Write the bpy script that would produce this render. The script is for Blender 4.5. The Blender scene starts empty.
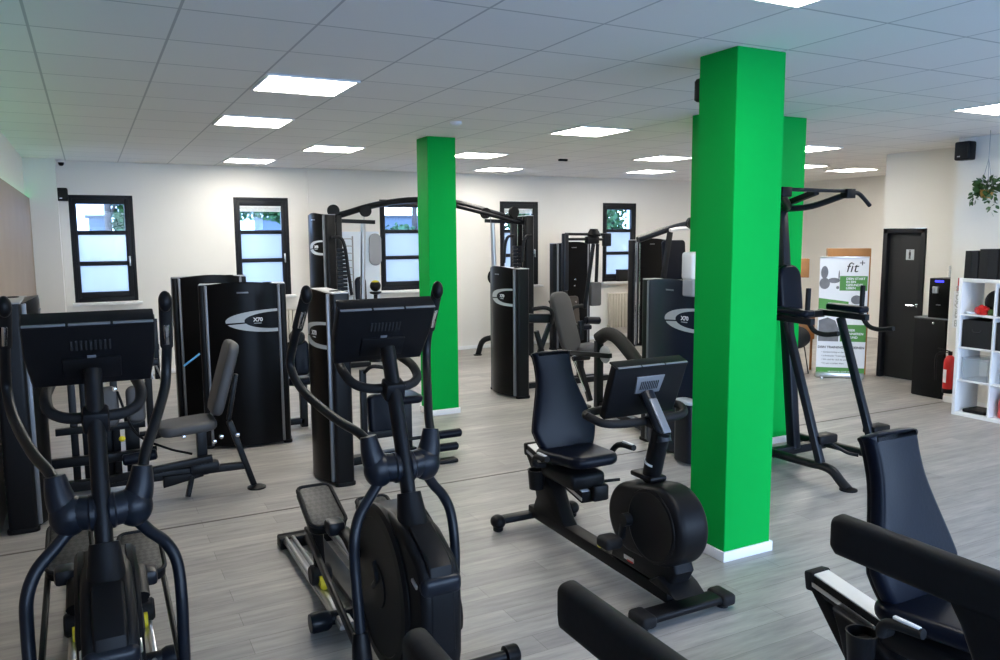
import bpy, bmesh, math, random
from mathutils import Vector, Matrix
random.seed(7)
SC = bpy.context.scene
COL = SC.collection
PI = math.pi

# ------------------------------------------------------------------ materials
def new_mat(name):
    m = bpy.data.materials.new(name); m.use_nodes = True
    nt = m.node_tree
    return m, nt, nt.nodes['Principled BSDF']

def mat(name, col, rough=0.5, metal=0.0, spec=0.5, noise=0.0, nscale=8.0, bump=0.0, coat=0.0):
    m, nt, b = new_mat(name)
    b.inputs['Base Color'].default_value = (*col, 1)
    b.inputs['Roughness'].default_value = rough
    b.inputs['Metallic'].default_value = metal
    b.inputs['Specular IOR Level'].default_value = spec
    b.inputs['Coat Weight'].default_value = coat
    if noise or bump:
        tc = nt.nodes.new('ShaderNodeTexCoord')
        n = nt.nodes.new('ShaderNodeTexNoise'); n.inputs['Scale'].default_value = nscale
        n.inputs['Detail'].default_value = 4
        nt.links.new(tc.outputs['Object'], n.inputs['Vector'])
        if noise:
            r = nt.nodes.new('ShaderNodeValToRGB')
            r.color_ramp.elements[0].color = (*[c*(1-noise) for c in col], 1)
            r.color_ramp.elements[1].color = (*[min(1, c*(1+noise)) for c in col], 1)
            nt.links.new(n.outputs['Fac'], r.inputs['Fac'])
            nt.links.new(r.outputs['Color'], b.inputs['Base Color'])
        if bump:
            bp = nt.nodes.new('ShaderNodeBump'); bp.inputs['Strength'].default_value = bump
            bp.inputs['Distance'].default_value = 0.002
            nt.links.new(n.outputs['Fac'], bp.inputs['Height'])
            nt.links.new(bp.outputs['Normal'], b.inputs['Normal'])
    return m

def emit(name, col, strength):
    m, nt, b = new_mat(name)
    b.inputs['Base Color'].default_value = (*col, 1)
    b.inputs['Emission Color'].default_value = (*col, 1)
    b.inputs['Emission Strength'].default_value = strength
    return m

M = {}
M['plastic'] = mat('black_plastic', (.006, .006, .007), .42, spec=.15, noise=.15, nscale=30)
M['plastic_soft'] = mat('soft_black_rubber', (.013, .013, .014), .6, spec=.15, noise=.15, nscale=60, bump=.15)
M['metal'] = mat('black_powder_coat', (.007, .008, .010), .38, spec=.2, noise=.12, nscale=60, bump=.08)
M['navy_metal'] = mat('anthracite_powder_coat', (.007, .009, .014), .34, spec=.26, noise=.1, nscale=50)
M['gloss'] = mat('gloss_black_panel', (.004, .004, .0045), .30, spec=.11, noise=.1, nscale=4)
M['vinyl'] = mat('black_vinyl', (.0035, .005, .0105), .34, spec=.13, noise=.12, nscale=90, bump=.2)
M['grey_vinyl'] = mat('grey_vinyl', (.052, .052, .055), .55, noise=.1, nscale=80, bump=.2)
M['post_black'] = mat('satin_black_post', (.006, .0065, .008), .36, spec=.18, noise=.1, nscale=50)
M['sky_tint_panel'] = mat('black_panel_sky_tint', (.006, .012, .028), .3, spec=.35, noise=.1, nscale=4)  # blue sky reflection put into the colour of the black tower panel
M['silver'] = mat('brushed_aluminium', (.62, .63, .65), .28, metal=1.0, noise=.08, nscale=40)
M['glare_silver'] = mat('silver_with_glare', (.86, .86, .87), .42, metal=.15, noise=.04)  # reflected light on silver rail and plates put into a whiter colour
M['light_blue'] = mat('light_blue_enamel', (.12, .40, .70), .3, noise=.05)
M['chrome'] = mat('chrome', (.75, .76, .78), .12, metal=1.0, noise=.04)
M['strip'] = mat('light_grey_trim', (.21, .22, .24), .38, metal=.5, noise=.05)
M['logo_grey'] = mat('logo_silver_grey', (.46, .50, .54), .4, noise=.05)
M['white'] = mat('white_lacquer', (.80, .80, .81), .45, noise=.03, nscale=5)
M['white_plastic'] = mat('white_plastic', (.78, .78, .78), .4, noise=.03)
M['grey_plastic'] = mat('grey_plastic', (.30, .31, .33), .45, noise=.05)
M['wall'] = mat('white_wall_paint', (.79, .765, .725), .8, noise=.02, nscale=3, bump=.12)
M['base_white'] = mat('white_skirting', (.82, .82, .83), .5, noise=.02)
M['green'] = mat('green_wall_paint', (.001, .345, .05), .6, spec=.06, noise=.06, nscale=2, bump=.1)
M['frame'] = mat('anthracite_window_frame', (.009, .010, .014), .5, spec=.25, noise=.08)
M['door'] = mat('anthracite_door_leaf', (.019, .020, .022), .55, spec=.25, noise=.08, nscale=3)
M['radiator'] = mat('cream_radiator_enamel', (.62, .58, .50), .45, noise=.03)
M['wood_panel'] = mat('beige_wood_panel', (.29, .22, .162), .6, noise=.12, nscale=2.5)
M['brown_wood'] = mat('orange_brown_wood', (.36, .16, .045), .5, noise=.2, nscale=6)
M['red'] = mat('red_paint', (.55, .012, .010), .3, noise=.05)
M['yellow'] = mat('yellow_plastic', (.72, .60, .02), .45, noise=.05)
M['terracotta'] = mat('ochre_pot', (.42, .22, .05), .6, noise=.1)
M['leaf'] = mat('green_leaf', (.035, .085, .018), .5, noise=.4, nscale=12)
M['leaf_out'] = mat('tree_leaf', (.014, .055, .009), .7, noise=.45, nscale=3)
M['bark'] = mat('tree_bark', (.035, .026, .02), .9, noise=.35, nscale=8)
M['house_white'] = mat('pale_render', (.85, .86, .88), .8, noise=.03)
M['house_grey'] = mat('blue_grey_cladding', (.06, .08, .11), .7, noise=.08)
M['house_roof'] = mat('grey_roof', (.05, .05, .053), .8, noise=.15)
M['lawn'] = mat('outdoor_paving', (.42, .43, .42), .9, noise=.15, nscale=2)
M['fabric_black'] = mat('black_felt', (.010, .010, .011), .9, noise=.2, nscale=50)
M['board_blue'] = mat('pale_blue_board', (.66, .74, .84), .35, noise=.03)
M['banner_green'] = mat('banner_green', (.075, .27, .045), .5, noise=.04)
M['banner_white'] = mat('banner_white', (.80, .81, .85), .5, noise=.02)
M['banner_grey'] = mat('banner_photo_grey', (.16, .16, .17), .5, noise=.5, nscale=9)
M['ink'] = mat('dark_ink', (.03, .03, .035), .6, noise=.02)
M['bottle_red'] = mat('red_plastic', (.55, .06, .05), .35, noise=.1)
M['screen_blue'] = emit('blue_display', (.05, .05, .9), 2.0)
M['led_green'] = emit('green_led_strip', (.05, 1.0, .25), 2.2)
M['lamp'] = emit('ceiling_light_diffuser', (1.0, .955, .87), 32)

def floor_mat():
    m, nt, b = new_mat('grey_plank_floor')
    N, L = nt.nodes, nt.links
    tc = N.new('ShaderNodeTexCoord')
    br = N.new('ShaderNodeTexBrick')
    br.offset = .37; br.inputs['Scale'].default_value = 1
    br.inputs['Brick Width'].default_value = 1.22; br.inputs['Row Height'].default_value = .152
    br.inputs['Mortar Size'].default_value = .0012; br.inputs['Bias'].default_value = 0
    br.inputs['Color1'].default_value = (.395, .378, .356, 1); br.inputs['Color2'].default_value = (.298, .286, .272, 1)
    br.inputs['Mortar'].default_value = (.16, .15, .14, 1)
    L.new(tc.outputs['Object'], br.inputs['Vector'])
    mp = N.new('ShaderNodeMapping'); mp.inputs['Scale'].default_value = (1.1, 9, 1)
    L.new(tc.outputs['Object'], mp.inputs['Vector'])
    n1 = N.new('ShaderNodeTexNoise'); n1.inputs['Scale'].default_value = 2.2; n1.inputs['Detail'].default_value = 8; n1.inputs['Roughness'].default_value = .65
    L.new(mp.outputs['Vector'], n1.inputs['Vector'])
    r = N.new('ShaderNodeValToRGB'); r.color_ramp.elements[0].position = .3; r.color_ramp.elements[1].position = .72
    r.color_ramp.elements[0].color = (.66, .66, .67, 1); r.color_ramp.elements[1].color = (1.22, 1.2, 1.18, 1)
    L.new(n1.outputs['Fac'], r.inputs['Fac'])
    mx = N.new('ShaderNodeMix'); mx.data_type = 'RGBA'; mx.blend_type = 'MULTIPLY'; mx.inputs['Factor'].default_value = 1
    L.new(br.outputs['Color'], mx.inputs['A']); L.new(r.outputs['Color'], mx.inputs['B'])
    L.new(mx.outputs['Result'], b.inputs['Base Color'])
    rr = N.new('ShaderNodeMapRange'); rr.inputs['To Min'].default_value = .34; rr.inputs['To Max'].default_value = .5
    L.new(n1.outputs['Fac'], rr.inputs['Value']); L.new(rr.outputs['Result'], b.inputs['Roughness'])
    b.inputs['Specular IOR Level'].default_value = .5
    return m
M['floor'] = floor_mat()

def ceiling_mat():
    m, nt, b = new_mat('mineral_ceiling_tiles')
    N, L = nt.nodes, nt.links
    tc = N.new('ShaderNodeTexCoord')
    br = N.new('ShaderNodeTexBrick'); br.offset = 0; br.squash = 1
    br.inputs['Scale'].default_value = 1
    br.inputs['Brick Width'].default_value = .625; br.inputs['Row Height'].default_value = .625
    br.inputs['Mortar Size'].default_value = .0075; br.inputs['Mortar Smooth'].default_value = .2
    br.inputs['Color1'].default_value = (.80, .79, .77, 1); br.inputs['Color2'].default_value = (.77, .76, .745, 1)
    br.inputs['Mortar'].default_value = (.47, .47, .47, 1)
    L.new(tc.outputs['Object'], br.inputs['Vector'])
    n = N.new('ShaderNodeTexNoise'); n.inputs['Scale'].default_value = 120; n.inputs['Detail'].default_value = 3
    L.new(tc.outputs['Object'], n.inputs['Vector'])
    bp = N.new('ShaderNodeBump'); bp.inputs['Strength'].default_value = .15; bp.inputs['Distance'].default_value = .002
    L.new(n.outputs['Fac'], bp.inputs['Height']); L.new(bp.outputs['Normal'], b.inputs['Normal'])
    L.new(br.outputs['Color'], b.inputs['Base Color'])
    b.inputs['Roughness'].default_value = .85
    return m
M['ceiling'] = ceiling_mat()

def pedal_mat():
    m, nt, b = new_mat('ribbed_foot_plate')
    N, L = nt.nodes, nt.links
    tc = N.new('ShaderNodeTexCoord')
    mp = N.new('ShaderNodeMapping'); mp.inputs['Rotation'].default_value = (0, 0, .785)
    L.new(tc.outputs['Object'], mp.inputs['Vector'])
    ck = N.new('ShaderNodeTexChecker'); ck.inputs['Scale'].default_value = 48
    ck.inputs['Color1'].default_value = (.035, .034, .033, 1); ck.inputs['Color2'].default_value = (.006, .006, .006, 1)
    L.new(mp.outputs['Vector'], ck.inputs['Vector']); L.new(ck.outputs['Color'], b.inputs['Base Color'])
    b.inputs['Roughness'].default_value = .5
    return m
M['pedal'] = pedal_mat()

def clear_glass():
    m, nt, b = new_mat('clear_window_glass')
    N, L = nt.nodes, nt.links
    tr = N.new('ShaderNodeBsdfTransparent'); tr.inputs['Color'].default_value = (.95, .97, .98, 1)
    gl = N.new('ShaderNodeBsdfGlossy'); gl.inputs['Roughness'].default_value = .02
    mx = N.new('ShaderNodeMixShader'); mx.inputs['Fac'].default_value = .008
    L.new(tr.outputs[0], mx.inputs[1]); L.new(gl.outputs[0], mx.inputs[2])
    L.new(mx.outputs[0], N['Material Output'].inputs['Surface'])
    return m
M['glass'] = clear_glass()

def frosted_glass():
    m, nt, b = new_mat('frosted_window_film')
    N, L = nt.nodes, nt.links
    t = N.new('ShaderNodeBsdfTranslucent'); t.inputs['Color'].default_value = (.42, .375, .33, 1)
    tr = N.new('ShaderNodeBsdfTransparent'); tr.inputs['Color'].default_value = (.9, .95, 1, 1)
    mx = N.new('ShaderNodeMixShader'); mx.inputs['Fac'].default_value = .18
    L.new(t.outputs[0], mx.inputs[1]); L.new(tr.outputs[0], mx.inputs[2])
    gl = N.new('ShaderNodeBsdfGlossy'); gl.inputs['Roughness'].default_value = .15
    mx2 = N.new('ShaderNodeMixShader'); mx2.inputs['Fac'].default_value = .05
    L.new(mx.outputs[0], mx2.inputs[1]); L.new(gl.outputs[0], mx2.inputs[2])
    L.new(mx2.outputs[0], N['Material Output'].inputs['Surface'])
    return m
M['frosted'] = frosted_glass()

def plastic_clear():
    m, nt, b = new_mat('clear_plastic_tub')
    N, L = nt.nodes, nt.links
    tr = N.new('ShaderNodeBsdfTransparent'); tr.inputs['Color'].default_value = (.93, .95, .97, 1)
    d = N.new('ShaderNodeBsdfPrincipled'); d.inputs['Base Color'].default_value = (.7, .75, .8, 1); d.inputs['Roughness'].default_value = .2
    mx = N.new('ShaderNodeMixShader'); mx.inputs['Fac'].default_value = .22
    L.new(tr.outputs[0], mx.inputs[1]); L.new(d.outputs[0], mx.inputs[2])
    L.new(mx.outputs[0], N['Material Output'].inputs['Surface'])
    return m
M['clear_plastic'] = plastic_clear()

# ------------------------------------------------------------------ mesh helpers
def V(*a): return Vector(a)

def smooth_path(pts, sub=6):
    P = [Vector(p) for p in pts]
    if len(P) < 3 or sub < 2: return P
    out = []
    for i in range(len(P)-1):
        p0 = P[i-1] if i > 0 else P[0]*2-P[1]
        p1, p2 = P[i], P[i+1]
        p3 = P[i+2] if i+2 < len(P) else P[-1]*2-P[-2]
        for k in range(sub):
            t = k/sub
            out.append(.5*((2*p1)+(p2-p0)*t+(2*p0-5*p1+4*p2-p3)*t*t+(3*p1-p0-3*p2+p3)*t**3))
    out.append(P[-1])
    return out

class MB:
    """collects shapes in world coordinates (through an optional matrix) and links them as ONE mesh object"""
    def __init__(self, T=None):
        self.bm = bmesh.new(); self.T = T or Matrix.Identity(4)
    def _v(self, p): return self.bm.verts.new(self.T @ Vector(p))
    def box(self, lo, hi, bev=0.0, seg=2, R=None, sharp=None):
        lo, hi = Vector(lo), Vector(hi)
        c = (lo+hi)/2; s = hi-lo
        b = bmesh.new(); bmesh.ops.create_cube(b, size=1)
        bmesh.ops.scale(b, vec=s, verts=b.verts)
        if bev > 0:
            bev = min(bev, min(s)*.49)
            bmesh.ops.bevel(b, geom=list(b.edges), offset=bev, segments=seg, profile=.5, affect='EDGES', clamp_overlap=True)
        m = Matrix.Translation(c) @ (R.to_4x4() if R else Matrix.Identity(4))
        self._merge(b, m)
        return self
    def _merge(self, b, m):
        mp = {}
        for v in b.verts: mp[v] = self._v(m @ v.co)
        for f in b.faces:
            try: self.bm.faces.new([mp[v] for v in f.verts])
            except ValueError: pass
        b.free()
    def obox(self, o, s, t, n, ls, lt, ln, bev=0.0, seg=2):
        """box centred at o with axes s,t,n"""
        s, t, n = Vector(s).normalized(), Vector(t).normalized(), Vector(n).normalized()
        b = bmesh.new(); bmesh.ops.create_cube(b, size=1)
        bmesh.ops.scale(b, vec=(ls, lt, ln), verts=b.verts)
        if bev > 0:
            bmesh.ops.bevel(b, geom=list(b.edges), offset=min(bev, min(ls, lt, ln)*.49), segments=seg, profile=.5, affect='EDGES', clamp_overlap=True)
        R = Matrix((s, t, n)).transposed().to_4x4()
        self._merge(b, Matrix.Translation(Vector(o)) @ R)
        return self
    def bar(self, a, c, w, h, up=(0, 0, 1), bev=.004):
        """rectangular bar from a to c, w sideways, h along up"""
        a, c = Vector(a), Vector(c); d = (c-a); L = d.length; d.normalize()
        side = d.cross(Vector(up))
        if side.length < 1e-4: side = d.cross(Vector((1, 0, 0)))
        side.normalize(); u = side.cross(d)
        return self.obox((a+c)/2, d, side, u, L, w, h, bev)
    def tube(self, pts, r, n=12, sub=6, ry=None, up=(0, 0, 1), closed=False, cap=True):
        P = smooth_path(pts, sub)
        rad = r if callable(r) else (lambda t: r)
        k = 1.0 if ry is None else ry
        rings = []
        prev = None
        N = len(P)
        for i, p in enumerate(P):
            if closed: d = P[(i+1) % N]-P[i-1]
            else: d = (P[min(i+1, N-1)]-P[max(i-1, 0)])
            d.normalize()
            if prev is None:
                a = d.cross(Vector(up))
                if a.length < 1e-3: a = d.cross(Vector((1, 0, 0)))
            else:
                a = prev - d*prev.dot(d)
            a.normalize(); prev = a
            b = d.cross(a)
            R = rad(i/max(1, N-1))
            rings.append([self._v(p+(a*math.cos(2*PI*j/n)*R+b*math.sin(2*PI*j/n)*R*k)) for j in range(n)])
        m = N if closed else N-1
        for i in range(m):
            A, B = rings[i], rings[(i+1) % N]
            for j in range(n):
                self.bm.faces.new([A[j], A[(j+1) % n], B[(j+1) % n], B[j]])
        if cap and not closed:
            self.bm.faces.new(list(reversed(rings[0]))); self.bm.faces.new(rings[-1])
        return self
    def cyl(self, a, b, r, n=20, r2=None, bev=0):
        a, b = Vector(a), Vector(b)
        r2 = r if r2 is None else r2
        if bev:
            L = (b-a).length; e = min(bev, L*.4, r*.8)
            return self.lathe([(r-e, 0), (r, e), (r2, L-e), (r2-e, L)], a, b-a, n)
        return self.lathe([(r, 0), (r2, (b-a).length)], a, b-a, n)
    def lathe(self, prof, o, axis=(0, 0, 1), n=24, cap=True):
        o = Vector(o); ax = Vector(axis).normalized()
        a = ax.cross(Vector((0, 0, 1)))
        if a.length < 1e-3: a = Vector((1, 0, 0))
        a.normalize(); b = ax.cross(a)
        rings = []
        for r, h in prof:
            if r < 1e-6: rings.append([self._v(o+ax*h)]); continue
            rings.append([self._v(o+ax*h+(a*math.cos(2*PI*j/n)+b*math.sin(2*PI*j/n))*r) for j in range(n)])
        for A, B in zip(rings[:-1], rings[1:]):
            for j in range(n):
                q = [A[j % len(A)], A[(j+1) % len(A)], B[(j+1) % len(B)], B[j % len(B)]]
                u = []
                for v in q:
                    if v not in u: u.append(v)
                if len(u) > 2: self.bm.faces.new(u)
        if cap:
            if len(rings[0]) > 1: self.bm.faces.new(list(reversed(rings[0])))
            if len(rings[-1]) > 1: self.bm.faces.new(rings[-1])
        return self
    def pad(self, outline, th, o, s, t, bev=.0, seg=3, n=None, bulge=0):
        """closed outline (list of (s,t)) extruded th along s x t, centred, edges rounded"""
        o, s, t = Vector(o), Vector(s).normalized(), Vector(t).normalized()
        nn = s.cross(t)
        b = bmesh.new()
        lo = [b.verts.new((x, y, -th/2)) for x, y in outline]
        hi = [b.verts.new((x, y, th/2)) for x, y in outline]
        k = len(outline)
        f0 = b.faces.new(list(reversed(lo))); f1 = b.faces.new(hi)
        for i in range(k): b.faces.new([lo[i], lo[(i+1) % k], hi[(i+1) % k], hi[i]])
        bmesh.ops.recalc_face_normals(b, faces=b.faces)
        if bev > 0:
            es = [e for e in b.edges if any(f in (f0, f1) for f in e.link_faces)]
            bmesh.ops.bevel(b, geom=es, offset=min(bev, th*.49), segments=seg, profile=.5, affect='EDGES', clamp_overlap=False)
        R = Matrix((s, t, nn)).transposed().to_4x4()
        self._merge(b, Matrix.Translation(o) @ R)
        return self
    def quad(self, *p):
        self.bm.faces.new([self._v(q) for q in p]); return self
    def poly(self, pts):
        self.bm.faces.new([self._v(q) for q in pts]); return self
    def blob(self, c, rx, ry, rz, u=20, v=12):
        b = bmesh.new(); bmesh.ops.create_uvsphere(b, u_segments=u, v_segments=v, radius=1)
        self._merge(b, Matrix.Translation(Vector(c)) @ Matrix.Diagonal((rx, ry, rz, 1)))
        return self
    def build(self, name, m, parent=None, ang=35, recalc=True):
        if recalc: bmesh.ops.recalc_face_normals(self.bm, faces=self.bm.faces)
        if parent is not None:
            bmesh.ops.translate(self.bm, vec=-world_loc(parent), verts=self.bm.verts)
        me = bpy.data.meshes.new(name); self.bm.to_mesh(me); self.bm.free()
        for p in me.polygons: p.use_smooth = True
        me.set_sharp_from_angle(angle=math.radians(ang))
        me.materials.append(M[m] if isinstance(m, str) else m)
        o = bpy.data.objects.new(name, me); COL.objects.link(o)
        if parent is not None: o.parent = parent
        return o

def world_loc(o):
    v = Vector(o.location)
    while o.parent is not None:
        o = o.parent; v += o.location
    return v

def rrect(w, h, r, n=5, cx=0, cy=0):
    out = []
    for k, (sx, sy) in enumerate(((1, 1), (-1, 1), (-1, -1), (1, -1))):
        for i in range(n+1):
            a = PI/2*k+PI/2*i/n
            out.append((cx+sx*(w/2-r)+r*math.cos(a), cy+sy*(h/2-r)+r*math.sin(a)))
    return out

def hull(circles, n=48):
    """convex hull of circles (x,y,r) as outline"""
    pts = [(x+r*math.cos(2*PI*i/n), y+r*math.sin(2*PI*i/n)) for x, y, r in circles for i in range(n)]
    pts = sorted(set((round(x, 5), round(y, 5)) for x, y in pts))
    def half(pp):
        h = []
        for p in pp:
            while len(h) > 1 and (h[-1][0]-h[-2][0])*(p[1]-h[-2][1])-(h[-1][1]-h[-2][1])*(p[0]-h[-2][0]) <= 1e-9: h.pop()
            h.append(p)
        return h
    a, b = half(pts), half(pts[::-1])
    return a[:-1]+b[:-1]

def tag(o, label=None, cat=None, group=None, kind=None):
    if label: o['label'] = label
    if cat: o['category'] = cat
    if group: o['group'] = group
    if kind: o['kind'] = kind
    return o

def thing(name, loc, label, cat, group=None):
    o = bpy.data.objects.new(name, None); COL.objects.link(o)
    o.location = Vector(loc); o.empty_display_size = .1
    return tag(o, label, cat, group)

def struct(o, label=None):
    o['kind'] = 'structure'
    if label: o['label'] = label
    return o

def copy_tree(o, parent=None):
    c = o.copy(); COL.objects.link(c)
    if parent is not None: c.parent = parent
    for ch in [x for x in bpy.data.objects if x.parent == o]:
        copy_tree(ch, c)
    return c

def text_mesh(name, body, size, o, s, t, m, parent, depth=.001, align='LEFT', bold=0.0, shear=0.0, space=1.0):
    """lettering lying in the plane s,t with its origin at o, as a mesh"""
    cu = bpy.data.curves.new(name, 'FONT'); cu.body = body; cu.size = size
    cu.extrude = depth; cu.align_x = align; cu.offset = bold; cu.shear = shear; cu.space_character = space
    cu.resolution_u = 3
    tmp = bpy.data.objects.new(name+'_curve', cu); COL.objects.link(tmp)
    dg = bpy.context.evaluated_depsgraph_get(); dg.update()
    me = bpy.data.meshes.new_from_object(tmp.evaluated_get(dg))
    bpy.data.objects.remove(tmp); bpy.data.curves.remove(cu)
    s, t = Vector(s).normalized(), Vector(t).normalized()
    R = Matrix((s, t, s.cross(t))).transposed().to_4x4()
    base = world_loc(parent) if parent is not None else Vector((0, 0, 0))
    me.transform(Matrix.Translation(Vector(o)-base) @ R)
    me.name = name
    me.materials.clear(); me.materials.append(M[m])
    ob = bpy.data.objects.new(name, me); COL.objects.link(ob)
    if parent is not None: ob.parent = parent
    return ob

# ------------------------------------------------------------------ room shell
H = 2.951
YB = 9.39                         # inner face of the window wall
WIN = [(0.0, .78), (2.11, 2.90), (4.33, 5.11), (6.48, 7.24), (8.61, 9.37)]
WZ0, WZ1 = 1.06, 2.505

struct(MB().box((-.8, -6.3, -.12), (13.3, YB+.3, 0)).build('floor', 'floor'))
struct(MB().box((-.8, -6.3, H), (13.3, YB+.3, H+.15)).build('ceiling', 'ceiling'))
seam = MB().box((-.47, 2.822, 0), (8.78, 2.838, .0025)).build('trim_1', mat('floor_joint_strip', (.11, .095, .085), .5, noise=.1))
struct(seam)

w = MB()
w.box((-.8, YB, 0), (13.3, YB+.3, WZ0)); w.box((-.8, YB, WZ1), (13.3, YB+.3, H))
xs = [-.8]+[x for p in WIN for x in p]+[13.3]
for a, b in zip(xs[0::2], xs[1::2]): w.box((a, YB, WZ0), (b, YB+.3, WZ1))
struct(w.build('wall_back', 'wall'))
struct(MB().box((-.8, -6.3, 0), (-.48, YB, H)).build('wall_left', 'wall'))
# wall with the door, its end face, the nearer wall beside the shelf and the far end of the room
w = MB()
w.box((9.6, 2.85, 0), (9.9, 3.71, H)); w.box((9.6, 4.31, 0), (9.9, 4.335, H)); w.box((9.6, 3.71, 1.985), (9.9, 4.31, H))
w.box((9.9, 4.1, 0), (13.3, 4.335, H))
w.box((8.8, -6.3, 0), (9.05, 2.85, H)); w.box((9.05, 2.6, 0), (9.75, 2.85, H))
struct(w.build('wall_right', 'wall'))
struct(MB().box((13.0, 4.335, 0), (13.3, YB, H)).build('wall_far', 'wall'))
# the street side behind the photographer: a shop front of large openings
w = MB()
w.box((-.48, -6.3, 0), (8.8, -6.05, .06)); w.box((-.48, -6.3, 2.75), (8.8, -6.05, H))
for a, b in ((-.48, -.1), (2.85, 3.15), (5.85, 6.15), (8.5, 8.8)): w.box((a, -6.3, .06), (b, -6.05, 2.75))
struct(w.build('wall_front', 'wall'))

# pilaster in the corner, wood panelling with a green light strip along its top edge
struct(MB().box((-.48, 9.12, 0), (-.115, YB, H)).build('trim_2', 'wall'))
p = MB().box((-.48, -3.5, .0), (-.43, 9.12, 2.44)).build('trim_3', 'wood_panel'); struct(p)
MB().box((-.478, -3.5, 2.441), (-.45, 9.1, 2.452)).build('light_strip', 'led_green', p)
b = MB(); b.box((-.115, YB-.014, 0), (13.0, YB, .062), .004); struct(b.build('baseboard_back', 'base_white'))
b = MB(); b.box((8.786, -6, 0), (8.8, 2.85, .07), .004); b.box((9.586, 2.85, 0), (9.6, 3.64, .07), .004)
struct(b.build('baseboard_right', 'base_white'))

def window(i, x0, x1, blind):
    y0 = YB+.004
    fr = MB()
    def ring(m, a, b, c, d, wl, wr, wb, wt, ya, yb, bev=.006):
        m.box((a, ya, c), (a+wl, yb, d), bev); m.box((b-wr, ya, c), (b, yb, d), bev)
        m.box((a+wl-.004, ya, c), (b-wr+.004, yb, c+wb), bev); m.box((a+wl-.004, ya, d-wt), (b-wr+.004, yb, d), bev)
    ring(fr, x0, x1, WZ0, WZ1, .045, .05, .06, .05, y0, y0+.09)
    w = struct(fr.build('window_%d' % i, 'frame'))
    s = MB()
    ring(s, x0+.042, x1-.047, WZ0+.057, WZ1-.047, .046, .066, .08, .075, y0-.012, y0+.06)
    for z in (1.583, 2.0): s.box((x0+.085, y0-.008, z-.029), (x1-.11, y0+.05, z+.029), .005)
    s.build('sash', 'frame', w)
    for z0, z1, m in ((1.19, 1.558, 'frosted'), (1.608, 1.974, 'frosted'), (2.026, 2.386, 'glass')):
        MB().box((x0+.084, y0+.028, z0), (x1-.109, y0+.032, z1)).build('pane', m, w)
    h = MB(); h.box((x1-.093, y0-.02, 1.60), (x1-.068, y0-.008, 1.68), .004); h.box((x1-.09, y0-.045, 1.545), (x1-.071, y0-.03, 1.665), .005)
    h.cyl((x1-.08, y0-.01, 1.65), (x1-.08, y0-.036, 1.65), .008)
    h.build('handle', 'silver', w)
    MB().box((x0-.03, YB-.11, WZ0-.042), (x1+.05, YB+.012, WZ0-.002), .008).build('window_sill', 'base_white', w)
    if blind:
        b = MB()
        for k in range(5): b.box((x0+.088, y0+.004, 2.30+k*.014), (x1-.113, y0+.024, 2.31+k*.014), .002)
        b.box((x0+.086, y0-.004, 2.365), (x1-.111, y0+.026, 2.39), .004)
        b.build('blind', 'white_plastic', w)
for i, (a, b) in enumerate(WIN): window(i+1, a, b, i in (1, 3))

# free standing pillars
def pillar(x0, x1, y0, y1, label):
    o = struct(MB().box((x0, y0, .05), (x1, y1, H), .004, 1).build('pillar', 'green'), label)
    b = MB(); t = .014
    b.box((x0-t, y0-t, 0), (x1+t, y0, .062), .003); b.box((x0-t, y1, 0), (x1+t, y1+t, .062), .003)
    b.box((x0-t, y0, 0), (x0, y1, .062), .003); b.box((x1, y0, 0), (x1+t, y1, .062), .003)
    b.build('skirting', 'base_white', o)
    return o
pillar(3.418, 3.785, .668, .975, 'large bright green square pillar beside the recumbent bike')
pillar(3.37, 3.69, 5.03, 5.33, 'slim green pillar behind the console of the elliptical')
pillar(4.93, 5.975, 2.45, 2.77, 'wide green wall pier behind the pull-up tower')

# ------------------------------------------------------------------ ceiling lights
T = .625
LIGHTS = [(2, 4), (2, 7), (3, 13), (4, 10), (7, 10), (9, 12.9), (7, 5.9), (11, 9), (13, 12), (12.35, 6.35), (17.6, 9.5), (10.7, 1.55), (4, -1), (15.5, 9.3)]
LDESC = ['square ceiling light above the elliptical trainers, the biggest whole one over them', 'square ceiling light second in the row above the paired black towers',
 'small square ceiling light close to the window wall above the second window', 'square ceiling light in front of the slim green pillar, towards the windows',
 'ceiling light just past the slim green pillar, the nearer of two', 'ceiling light by the window wall past the slim green pillar, the farther of two',
 'square ceiling light in mid room between the slim pillar and the large pillar', 'ceiling light close beside the large green pillar, the nearer of two there',
 'ceiling light close beside the large green pillar, the farther of two there', 'ceiling light above the pull-up bar, the nearer one beside the green wall pier',
 'ceiling light above the roll-up banner at the corner of the door wall', 'ceiling light cut by the picture edge above the hanging plant',
 'ceiling light cut by the top picture edge above the large pillar', 'small ceiling light half hidden behind the green wall pier']
for (i, j), d in zip(LIGHTS, LDESC):
    x0, y0 = i*T, j*T
    t = thing('ceiling_light', (x0+T/2, y0+T/2, H-.012), 'flat white '+d if len(d.split()) < 14 else d, 'ceiling light', 'square ceiling lights')
    f = MB()
    for a, b in (((x0+.01, y0+.01), (x0+T-.01, y0+.03)), ((x0+.01, y0+T-.03), (x0+T-.01, y0+T-.01)), ((x0+.01, y0+.03), (x0+.03, y0+T-.03)), ((x0+T-.03, y0+.03), (x0+T-.01, y0+T-.03))):
        f.box((*a, H-.012), (*b, H))
    f.build('frame', 'white_plastic', t)
    MB().box((x0+.03, y0+.03, H-.008), (x0+T-.03, y0+T-.03, H-.001)).build('diffuser', 'lamp', t)
o = MB().lathe([(.055, 0), (.052, -.02), (.03, -.035), (0, -.037)], (3.225, 3.984, H)).build('smoke_detector', 'white_plastic')
tag(o, 'round white smoke detector on the ceiling before the slim green pillar', 'smoke detector')
o = MB().box((5.93, 6.55, H-.03), (6.05, 6.61, H), .006).build('ceiling_sensor', 'metal')
tag(o, 'small dark sensor on the ceiling in mid room', 'sensor')

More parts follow.
